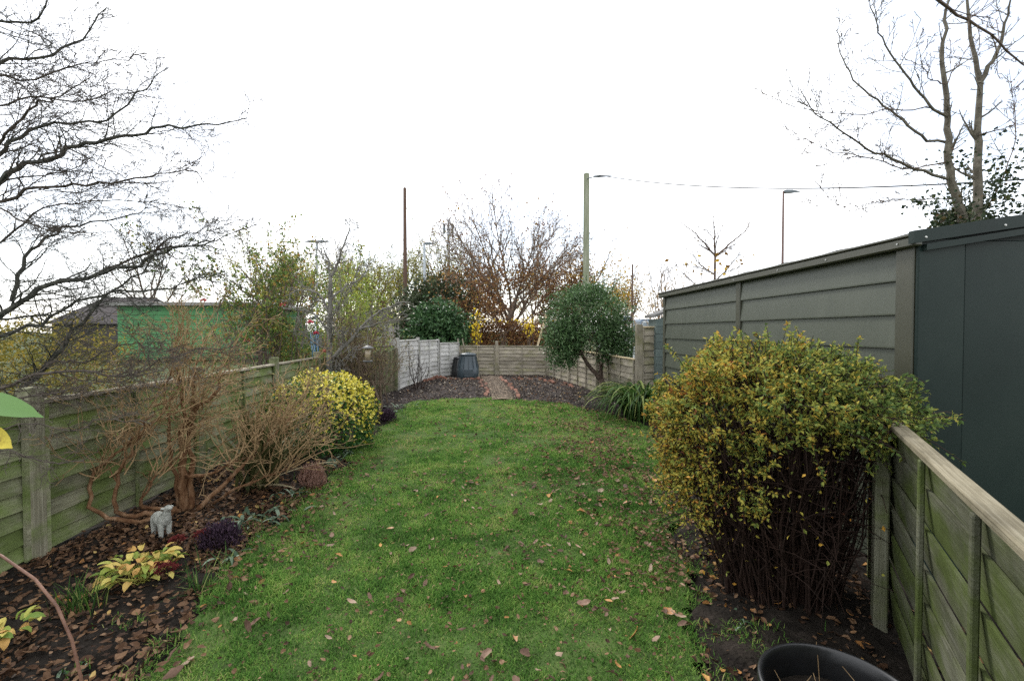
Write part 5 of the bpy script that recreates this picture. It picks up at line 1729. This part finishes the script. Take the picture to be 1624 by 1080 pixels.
for (x, y, h, lab, sv) in ((8.1, 14.5, 3.9, 'wispy pale seed-headed stems right of the sapling', 31), (5.3, 14.5, 3.4, 'wispy pale stems left of the sapling', 32), (4.95, 13, 3.6, 'thin bare whip shoots above the small shed roof', 33)):
    random.seed(sv)
    t = thing('whippy_shrub', lab, 'shrub', (x, y, 0))
    mb = MB()
    tips = []
    for k in range(11):
        grow(mb, Vector((x + random.gauss(0, .12), y, -.05)), Vector((random.gauss(0, .16), random.gauss(0, .1), 1)).normalized(), h * random.uniform(.75, 1), .012, 0, dict(PS, n=(6, 3), ang=30, ratio=.25), tips)
    mb.build('stems', M['twig_tan'], t)
    mb = MB()
    tp = np.array([a for a, _ in tips])
    leaf_cloud(mb, tp[rng.integers(0, len(tp), 160)], .06, .035, .05, .4)
    mb.build('leaves', M['drab'], t, kind='stuff')


def evergreen(label, c, r, n, L, mat, name='evergreen_shrub', seedv=1, lump=.3, stem=.06, asp=.42, lo=-.8, droop=0.0):
    t = thing(name, label, 'shrub', (c[0], c[1], 0))
    mb = MB()
    for k in range(7):
        a = k * .9
        e = (c[0] + r[0] * .55 * math.cos(a), c[1] + r[1] * .55 * math.sin(a), c[2] + r[2] * random.uniform(-.1, .5))
        mb.tube([(c[0] + .1 * math.cos(a), c[1] + .1 * math.sin(a), -.1), ((c[0] + e[0]) / 2, (c[1] + e[1]) / 2, e[2] * .55), e], [stem, stem * .7, stem * .3], 5)
    mb.build('stems', M['bark_brown'], t)
    mb = MB()
    P = np.concatenate([shell(n // 2, c, r, lo, .6, lump, seedv), shell(n // 2, c, np.array(r) * .8, lo, .3, lump, seedv + 5)])
    D = unit(P - np.array(c)) * .6 + rand_unit(len(P)) - np.array([0, 0, droop])
    mb.leaves(P, D, rand_unit(len(P)) + np.array([0, 0, .8]), L * rng.uniform(.7, 1.25, len(P)), L * asp, .12, .12, np.clip(rng.normal(.5, .28, len(P)), 0, 1))
    mb.build('leaves', mat, t, kind='stuff')
    return t


evergreen('glossy dark laurel rising above the silver grey panels', (-2.35, 17.6, 1.45), (1.22, 1.0, 1.15), 7500, .19, M['ever'], 'laurel', 101)
evergreen('dull green conifer mass behind the laurel', (-3.3, 25, 2.2), (2.3, 1.6, 2.3), 8000, .24, M['conifer'], 'conifer', 103, .25, .12, .5)
evergreen('yellowing feathery shrub behind the mossy fence under layered branches', (-6.0, 5.6, 1.0), (1.55, 1.2, .85), 15000, .06, leafmat('feathery_yellow_leaves', [(0, (.06, .07, .018)), (.4, (.15, .145, .03)), (.75, (.30, .24, .045)), (1, (.42, .29, .06))], .6, .35), 'yellow_shrub', 105, .25, .03, .3)
evergreen('green leafy shrub at the foot of the rose behind the fence', (-4.5, 10.2, 1.0), (1.15, .8, .85), 4000, .075, M['roseleaf'], 'leafy_shrub', 107, .35, .03)
evergreen('light green shrub between fruit tree and brown pole', (-4.5, 14.0, 2.0), (1.25, 1.0, 1.6), 3600, .10, leafmat('light_green_leaves', [(0, (.10, .15, .03)), (.5, (.21, .28, .055)), (1, (.38, .38, .09))], .5, .45), 'leafy_shrub', 109, .4, .04)
evergreen('brown beech-leaf hedge under the big tree beyond the far fence', (.6, 24.5, .9), (4.6, .9, 1.25), 16000, .16, M['russet'], 'hedge', 111, .15, .05)
evergreen('olive hedge beyond the fence on the right', (9.5, 24, .8), (4.2, 1.0, 1.0), 10000, .16, M['conifer'], 'hedge', 113, .2, .05)
evergreen('dark hedge far behind the rose bush', (-14, 29, 1.0), (5.5, 1.2, 1.25), 6000, .16, M['conifer'], 'hedge', 115, .2, .05)
# yellow hanging leaves at the far fence
for k, (x, y, z, sx, sz, n, lab) in enumerate(((-.80, 17.2, 1.55, .10, .36, 150, 'sapling with bright yellow leaves above the far fence left of the post'), (1.2, 17.4, 1.7, .12, .18, 80, 'bright yellow leaves beside the timber prop above far fence'), (.25, 18.5, 2.0, .75, .05, 45, 'low spray of yellow leaves across the russet tree base'))):
    t = thing('yellow_sapling', lab, 'sapling', (x, y, 0))
    mb = MB()
    for j in range(7):
        mb.tube([(x + random.gauss(0, .04), y, -.05), (x + random.gauss(0, .08), y, z * .7), (x + random.gauss(0, sx), y + random.gauss(0, .1), z + abs(random.gauss(0, sz)))], [.014, .009, .004], 4)
    mb.build('stems', M['bark_brown'], t)
    mb = MB()
    c = rng.normal((x, y, z), (sx, .12, sz), (n, 3))
    leaf_cloud(mb, c, .10, .075, 0, .3, droop=.4)
    mb.build('leaves', M['yellow'], t, kind='stuff')
# thin stems in front of the grey panels
random.seed(44)
t = thing('young_shrub', 'few thin bare stems against the silver grey panels', 'shrub', (-2.15, 12.1, 0))
mb = MB()
for k in range(7):
    grow(mb, Vector((-2.15 + random.gauss(0, .1), 12.1, -.02)), Vector((random.gauss(0, .25), random.gauss(0, .2), 1)).normalized(), random.uniform(.6, 1.1), .014, 0, dict(PS, n=(3,)), [])
mb.build('stems', M['bark_wine'], t)

# poles, lamps, mast, wires
M['pole_brown'] = noisemat('creosoted_pole', [(.3, (.075, .048, .036)), (.7, (.16, .105, .08))], 4, 6, .9, .4, (6, 6, .4))
M['pole_green'] = noisemat('algae_covered_pole', [(.3, (.15, .165, .10)), (.55, (.24, .255, .18)), (.75, (.34, .34, .28))], 3, 6, .9, .4, (5, 5, .35))
M['lamp_grey'] = plain('galvanised_lamp_post', (.42, .46, .50), .5)
M['lamp_head'] = plain('lamp_housing', (.10, .12, .13), .5)
M['lamp_rust'] = plain('brown_lamp_post', (.16, .10, .085), .6)
M['cable'] = plain('black_cable', (.04, .04, .045), .6)


def pole(name, label, x, y, h, r, mat, taper=.8, cat='pole'):
    t = thing(name, label, cat, (x, y, 0))
    mb = MB()
    mb.tube([(x, y, -.3), (x, y, h * .5), (x, y, h)], [r, r * (1 + taper) / 2, r * taper], 14, cap=False)
    mb.lathe([(r * taper, h), (r * taper * .6, h + .04), (0, h + .05)], 14, (x, y, 0))
    mb.build('shaft', mat, t, True)
    return t


t = pole('wooden_pole', 'tall brown wooden pole left of the white lamp post', -6.08, 30, 10.85, .15, M['pole_brown'], .68)
t = pole('telegraph_pole', 'thick pale green telegraph pole carrying the overhead wire', 3.5, 18, 7.75, .135, M['pole_green'], .85)
mb = MB()
mb.tube([(3.5, 17.85, 7.52), (3.9, 17.4, 7.5)], .02, 6)
mb.build('bracket', M['lamp_head'], t)
mb = MB()
mb.tube([(3.72, 17.62, 7.53), (3.86, 17.5, 7.50), (4.3, 17.1, 7.38)], [.035, .05, .012], 6)
mb.build('insulator', M['lamp_head'], t)


def sag(a, b, d, n=24):
    a, b = np.array(a, float), np.array(b, float)
    u = np.linspace(0, 1, n)[:, None]
    p = a + (b - a) * u
    p[:, 2] -= (4 * d * u * (1 - u))[:, 0]
    return p


mb = MB()
mb.tube(sag((3.9, 17.4, 7.5), (10.6, 6.6, 4.05), .42), .016, 5)
tag(mb.build('overhead_wire', M['cable']), 'upper dark wire sagging from the green telegraph pole past the street lamp', 'wire')
mb = MB()
mb.tube(sag((6.8, 17.0, 4.9), (11.4, 7.9, 4.5), .15), .0035, 4)
tag(mb.build('overhead_wire', M['cable']), 'faint lower wire rising behind the forked tree', 'wire')
pole('thin_pole', 'thin dark pole behind the bay tree', 7.14, 24, 5.05, .05, M['pole_brown'], .8)


def lamp(label, x, y, h, mat, heads, r=.07, drop=0.0):
    t = pole('street_lamp', label, x, y, h, r, mat, .6, 'street lamp')
    for (dx, L) in heads:
        mb = MB()
        s = 1 if dx > 0 else -1
        prof = [(0, -.04, .06), (.12, -.07, .10), (.5 * L, -.055, .10), (L, .0, .03)]
        V, Q = [], []
        for (u, zb, zt) in prof:
            w = .11 if u < L * .8 else .05
            V += [(x + s * u, y - w, h + zb), (x + s * u, y + w, h + zb), (x + s * u, y + w * .7, h + zt), (x + s * u, y - w * .7, h + zt)]
        for i in range(3):
            for j in range(4):
                Q.append([4 * i + j, 4 * i + (j + 1) % 4, 4 * i + 4 + (j + 1) % 4, 4 * i + 4 + j])
        Q += [[3, 2, 1, 0], [12, 13, 14, 15]]
        mb.add(V, None, Q)
        mb.build('lamp_head', M['lamp_head'], t)
    return t


lamp('pale grey single-headed street lamp left of the laurel', -5.63, 35, 8.2, M['lamp_grey'], [(1, .8)], .13)
lamp('double-headed pale street lamp beyond the rose bush', -13.75, 35, 8.3, M['lamp_grey'], [(1, 1.0), (-1, 1.0)], .09)
lamp('slim brown street lamp above the steel shed roof', 15.9, 25, 9.3, M['lamp_rust'], [(1, .95)], .085)
t = thing('phone_mast', 'distant pale phone mast with antenna panels above the trees', 'mast', (-7.6, 70, 0))
mb = MB()
mb.tube([(-7.6, 70, 0), (-7.6, 70, 18.5)], [.35, .16], 8)
mb.build('shaft', M['lamp_grey'], t, True)
for dx in (-.62, .62):
    put('antenna', box_mesh('antenna', (dx - .16, -.12, 16.4), (dx + .16, .12, 17.9), .02), M['lamp_head'], t)
put('antenna_bracket', box_mesh('antenna_bracket', (-.6, -.05, 17.0), (.6, .05, 17.12), .01), M['lamp_grey'], t)

# green hall and houses on the left
M['green_board'] = noisemat('bright_green_board', [(.3, (.075, .20, .085)), (.7, (.10, .26, .115))], 3, 5, .7, .1, rnd=.10)
M['roof_grey'] = noisemat('grey_roof_sheet', [(.3, (.17, .165, .155)), (.7, (.27, .265, .25))], 3, 6, .85, .2)
M['roof_dark'] = noisemat('dark_roof_tiles', [(.3, (.045, .040, .04)), (.7, (.09, .08, .078))], 5, 6, .9, .3)
M['render_wall'] = noisemat('pale_wall', [(.3, (.26, .24, .22)), (.7, (.36, .34, .32))], 2, 6, .9, .2)
M['pane'] = plain('dark_window_pane', (.03, .035, .045), .12, .6)
t = thing('green_hall', 'low bright green boarded hall with grey roof behind the left fence', 'building', (-17.2, 25, 0))
put('wall', box_mesh('wall', (-3.2, .05, 0), (3.3, 8, 2.9), 0), M['green_board'], t)
bme = box_mesh('board', (-3.2, -.02, 0), (3.3, .03, .245), .01)
for k in range(11):
    put('board', bme, M['green_board'], t, (0, 0, .1 + k * .255))
bme = box_mesh('board', (0, -.02, 0), (8.0, .03, .245), .01)
for k in range(11):
    put('board', bme, M['green_board'], t, (3.33, .04, .1 + k * .255), (0, 0, math.pi / 2))
mb = MB()
V = [(-3.6, -.35, 2.9), (3.7, -.35, 2.9), (3.7, 8.4, 2.95), (-3.6, 8.4, 2.95), (-3.6, -.35, 3.06), (3.7, -.35, 3.06), (3.4, 4, 3.36), (-3.3, 4, 3.36), (3.7, 8.4, 3.06), (-3.6, 8.4, 3.06)]
mb.add(V, [[5, 8, 6], [4, 7, 9]], [[0, 1, 5, 4], [1, 2, 8, 5], [4, 5, 6, 7], [7, 6, 8, 9], [0, 3, 2, 1], [2, 3, 9, 8], [3, 0, 4, 9]])
put('roof', mb.mesh('roof'), M['roof_grey'], t)


def house(label, x, y, w, d, hw, hr, wallm, roofm, rz=0.0):
    t = thing('house', label, 'building', (x, y, 0), rz)
    put('wall', box_mesh('wall', (-w / 2, 0, 0), (w / 2, d, hw), 0), wallm, t)
    mb = MB()
    V = [(-w / 2 - .3, -.3, hw), (w / 2 + .3, -.3, hw), (w / 2 + .3, d + .3, hw), (-w / 2 - .3, d + .3, hw), (-w / 2 + .8, d / 2, hw + hr), (w / 2 - .8, d / 2, hw + hr)]
    mb.add(V, [[1, 2, 5], [3, 0, 4]], [[0, 1, 5, 4], [2, 3, 4, 5], [3, 2, 1, 0]])
    r = put('roof', mb.mesh('roof'), roofm, t)
    if x > -20:
        put('chimney', box_mesh('chimney', (w * .2, d * .4, hw + hr * .4), (w * .2 + .6, d * .4 + .6, hw + hr + .7), .02), M['brick'], r)
    for k in range(3 if x > -20 else 0):
        wx = -w / 2 + w * (k + .5) / 3
        f = put('window', box_mesh('window', (wx - .55, -.05, hw - 1.7), (wx + .55, -.002, hw - .5), .01), M['white'], t)
        put('pane', box_mesh('pane', (wx - .47, -.062, hw - 1.62), (wx + .47, -.052, hw - .58), 0), M['pane'], f)


house('dark-roofed house beyond the bare tree on the far left', -26.0, 30, 5.2, 6, 2.0, 1.9, M['roof_dark'], M['roof_dark'])
house('distant dark-roofed house behind the fruit tree', -13.4, 46, 4.6, 6, 2.6, 1.5, M['render_wall'], M['roof_dark'])

# sign and van beyond the right fence
M['sign_blue'] = plain('blue_sign_face', (.025, .035, .20), .4)
t = thing('blue_sign', 'small blue and white board sign beyond the bay tree', 'sign', (7.45, 26, 0))
put('board', box_mesh('board', (-.30, -.03, 2.08), (.30, .0, 2.44), .01), M['white'], t)
put('face', box_mesh('face', (-.23, -.045, 2.14), (.27, -.032, 2.36), 0), M['sign_blue'], t)
put('signpost', box_mesh('signpost', (-.03, .002, -.1), (.03, .05, 2.4), .005), M['lamp_grey'], t)
M['van_blue'] = plain('blue_van_paint', (.12, .19, .28), .3, .6)
M['glass'] = plain('van_glass', (.16, .20, .23), .1, .7)
M['tyre'] = plain('black_tyre', (.02, .02, .02), .8)
t = thing('parked_van', 'pale blue van with white window surround beyond the tall panel', 'van', (9.2, 26.3, 0))
mb = MB()
V = []
for y in (0, 1.8):
    V += [(-.9, y, .35), (3.2, y, .35), (3.2, y, 1.25), (2.55, y, 1.45), (2.05, y, 2.18), (-.75, y, 2.25), (-.9, y, 2.1)]
n = 7
mb.add(V, [[0, i, i + 1] for i in range(1, n - 1)] + [[n, n + i + 1, n + i] for i in range(1, n - 1)], [[i, n + i, n + (i + 1) % n, (i + 1) % n] for i in range(n)])
put('body', mb.mesh('body'), M['van_blue'], t)
for (xa, xb) in ((-.78, -.12), (0, .9), (1.05, 1.95)):
    f = put('window', box_mesh('window', (xa, -.02, 1.45), (xb, -.002, 2.12), .01), M['white'], t)
    put('pane', box_mesh('pane', (xa + .06, -.03, 1.51), (xb - .06, -.021, 2.05), 0), M['glass'], f)
for x in (-.2, 2.5):
    for y in (.05, 1.75):
        mb = MB()
        mb.lathe([(0, -.09), (.3, -.09), (.33, -.05), (.33, .05), (.3, .09), (0, .09)], 18)
        wh = put('wheel', mb.mesh('wheel', True), M['tyre'], t, (x, y, .33), (math.pi / 2, 0, 0))
        mb = MB()
        mb.lathe([(0, .1), (.17, .1), (.18, .092)], 14)
        put('hub', mb.mesh('hub'), M['lamp_grey'], wh)

# peg bag hanging above the fence
M['net'] = leafmat('blue_white_net', [(0, (.02, .16, .36)), (.5, (.10, .30, .50)), (1, (.55, .60, .62))], .6, .2)
t = thing('clothes_airer', 'blue and white net of pegs hanging among rose leaves', 'net', (-3.62, 9.1, 0))
mb = MB()
for k in range(34):
    a = random.uniform(0, 6.28)
    r = .10 * random.random() ** .5
    z = random.uniform(1.25, 1.55)
    mb.tube([(-3.62 + r * math.cos(a), 9.1 + r * math.sin(a), z), (-3.62 + r * .8 * math.cos(a + .4), 9.1 + r * math.sin(a), z - random.uniform(.12, .3))], .007, 4, random.random())
mb.build('pegs', M['net'], t)
mb = MB()
mb.tube([(-3.62, 9.1, 1.9), (-3.62, 9.1, 1.5)], .006, 4)
mb.build('cord', M['net'], t)

# ================================================================== FALLEN LEAVES
random.seed(77)


def dead_leaf(seed):
    rs = np.random.default_rng(seed)
    L, W = 1.0, rs.uniform(.45, .8)
    nu, nv = 6, 4
    V, Q = [], []
    cu, fo = rs.uniform(-.35, .6), rs.uniform(-.2, .7)
    for i in range(nu + 1):
        u = i / nu
        w = W * (math.sin(math.pi * (.05 + .9 * u)) ** .8) * (1 + .12 * rs.normal())
        for j in range(nv + 1):
            v = j / nv * 2 - 1
            V.append((u * L - .5, v * w / 2, cu * (u - .5) ** 2 + fo * (v * w / 2) ** 2 * 2.2 + .03 * rs.normal()))
    for i in range(nu):
        for j in range(nv):
            b = i * (nv + 1) + j
            Q.append([b, b + 1, b + nv + 2, b + nv + 1])
    mb = MB()
    mb.add(V, None, Q, .5)
    mb.tube([(-.5, 0, cu * .25), (-.68, .02, .05)], [.012, .01], 3)
    return mb.mesh('fallen_leaf', True)


m, nt, n_, l_, b_ = nodes('single_fallen_leaf')
oi = n_.new('ShaderNodeObjectInfo')
rp_ = ramp(nt, [(0, (.04, .021, .014)), (.3, (.08, .045, .030)), (.6, (.16, .098, .067)), (.85, (.30, .22, .16)), (.95, (.32, .14, .04)), (1, (.38, .22, .07))])
no = n_.new('ShaderNodeTexNoise')
no.inputs['Scale'].default_value = 6
tc = n_.new('ShaderNodeTexCoord')
l_.new(tc.outputs['Object'], no.inputs['Vector'])
ma = n_.new('ShaderNodeMath')
ma.operation = 'MULTIPLY_ADD'
ma.inputs[1].default_value = .35
l_.new(no.outputs['Fac'], ma.inputs[0])
mu = n_.new('ShaderNodeMath')
mu.operation = 'MULTIPLY'
mu.inputs[1].default_value = .82
l_.new(oi.outputs['Random'], mu.inputs[0])
l_.new(mu.outputs[0], ma.inputs[2])
l_.new(ma.outputs[0], rp_.inputs['Fac'])
l_.new(rp_.outputs['Color'], b_.inputs['Base Color'])
b_.inputs['Roughness'].default_value = .7
b_.inputs['Specular IOR Level'].default_value = .2
M['one_leaf'] = m
dl = [dead_leaf(k) for k in range(9)]


def lawn_spots(n, y0, y1):
    out = []
    while len(out) < n:
        x, y = random.uniform(-1.7, 2.2), y0 + (y1 - y0) * random.random()
        right = (x + 1.7) / 3.2
        if random.random() > .12 + .8 * right ** 1.6:
            continue
        if not inside(np.array([x]), np.array([y]), LAWN_R)[0]:
            continue
        out.append((x, y))
    return out


for k, (x, y) in enumerate(lawn_spots(290, 1.85, 4.6)):
    s = random.uniform(.03, .056) if random.random() < .82 else random.uniform(.056, .08)
    o = put('fallen_leaf', dl[k % 9], M['one_leaf'], None, (x, y, random.uniform(.030, .044)), (random.gauss(0, .4), random.gauss(0, .4), random.uniform(0, 6.28)))
    o.scale = (s, s * random.uniform(.5, 1), s)
    tag(o, 'brown fallen leaf lying on the near lawn', 'leaf', 'fallen leaves on the near lawn')


def litter(mb, x, y, z, s, tint):
    n = len(x)
    a = rng.uniform(0, 6.28, n)
    D = np.stack([np.cos(a), np.sin(a), rng.normal(0, .25, n)], 1)
    N = rng.normal(0, .4, (n, 3)) + np.array([0, 0, 1])
    mb.oval_leaves(np.stack([x, y, z], 1), D, N, s, s * rng.uniform(.35, .8, n), rng.uniform(-.3, .6, n), tint)


mb = MB()
sp = np.array(lawn_spots(2000, 4.4, 10.3))
n = len(sp)
litter(mb, sp[:, 0], sp[:, 1], rng.uniform(.032, .046, n), rng.uniform(.025, .06, n), rng.random(n) * .9)
# drift of leaves on the lawn's right flank
x, y = rng.normal(1.25, .38, 2600), rng.uniform(2.6, 7.5, 2600)
k = inside(x, y, LAWN_R) & (vnoise(x, y, .3, 66) > .38)
x, y = x[k], y[k]
n = len(x)
litter(mb, x, y, rng.uniform(.03, .046, n), rng.uniform(.018, .05, n), rng.random(n) * .85)
# small dark debris caught in the near grass, and leaves along the left edge
x, y = rng.uniform(-1.6, 1.6, 7000), rng.uniform(1.7, 5.0, 7000)
k = inside(x, y, LAWN_R) & (rng.random(7000) < .18 + .35 * vnoise(x, y, .5, 68) + .12 * x)
x, y = x[k], y[k]
n = len(x)
litter(mb, x, y, rng.uniform(.026, .044, n), rng.uniform(.010, .034, n), rng.random(n) ** 1.5 * .9)
x = rng.normal(-1.62, .16, 700)
y = rng.uniform(1.7, 5.5, 700)
litter(mb, x, y, rng.uniform(.015, .042, 700), rng.uniform(.015, .055, 700), rng.random(700) ** 1.3 * .9)
# left border, thick near the shrub, thinner towards the camera
x, y = rng.uniform(-3.12, -1.5, 21000), rng.uniform(1.4, 5.6, 21000)
dens = vnoise(x, y, .4, 61) * .75 + .45 * np.exp(-((y - 3.6) / .9) ** 2) - .06
k = (rng.random(len(x)) < np.clip(dens, .08, .95)) & ~inside(x, y, LAWN_R)
x, y = x[k], y[k]
n = len(x)
litter(mb, x, y, rng.uniform(.0, .03, n), rng.uniform(.010, .058, n), np.clip(rng.normal(.36, .27, n), 0, 1))
# right border and under the shrub
x, y = rng.uniform(.9, 2.4, 4200), rng.uniform(1.6, 7.6, 4200)
k = ~inside(x, y, LAWN_R)
x, y = x[k], y[k]
n = len(x)
litter(mb, x, y, rng.uniform(.0, .025, n), rng.uniform(.02, .055, n), rng.random(n))
# dug beds
x, y = rng.uniform(-2.4, 2.5, 1500), rng.uniform(9.8, 15.6, 1500)
k = ~inside(x, y, LAWN_R) & (rng.random(1500) < np.where(x > .5, 1, .45))
x, y = x[k], y[k]
n = len(x)
litter(mb, x, y, rng.uniform(.01, .04, n), rng.uniform(.03, .07, n), rng.random(n))
tag(mb.build('leaf_litter', M['litter']), 'brown leaf litter covering the borders and far lawn', 'leaves', kind='stuff')
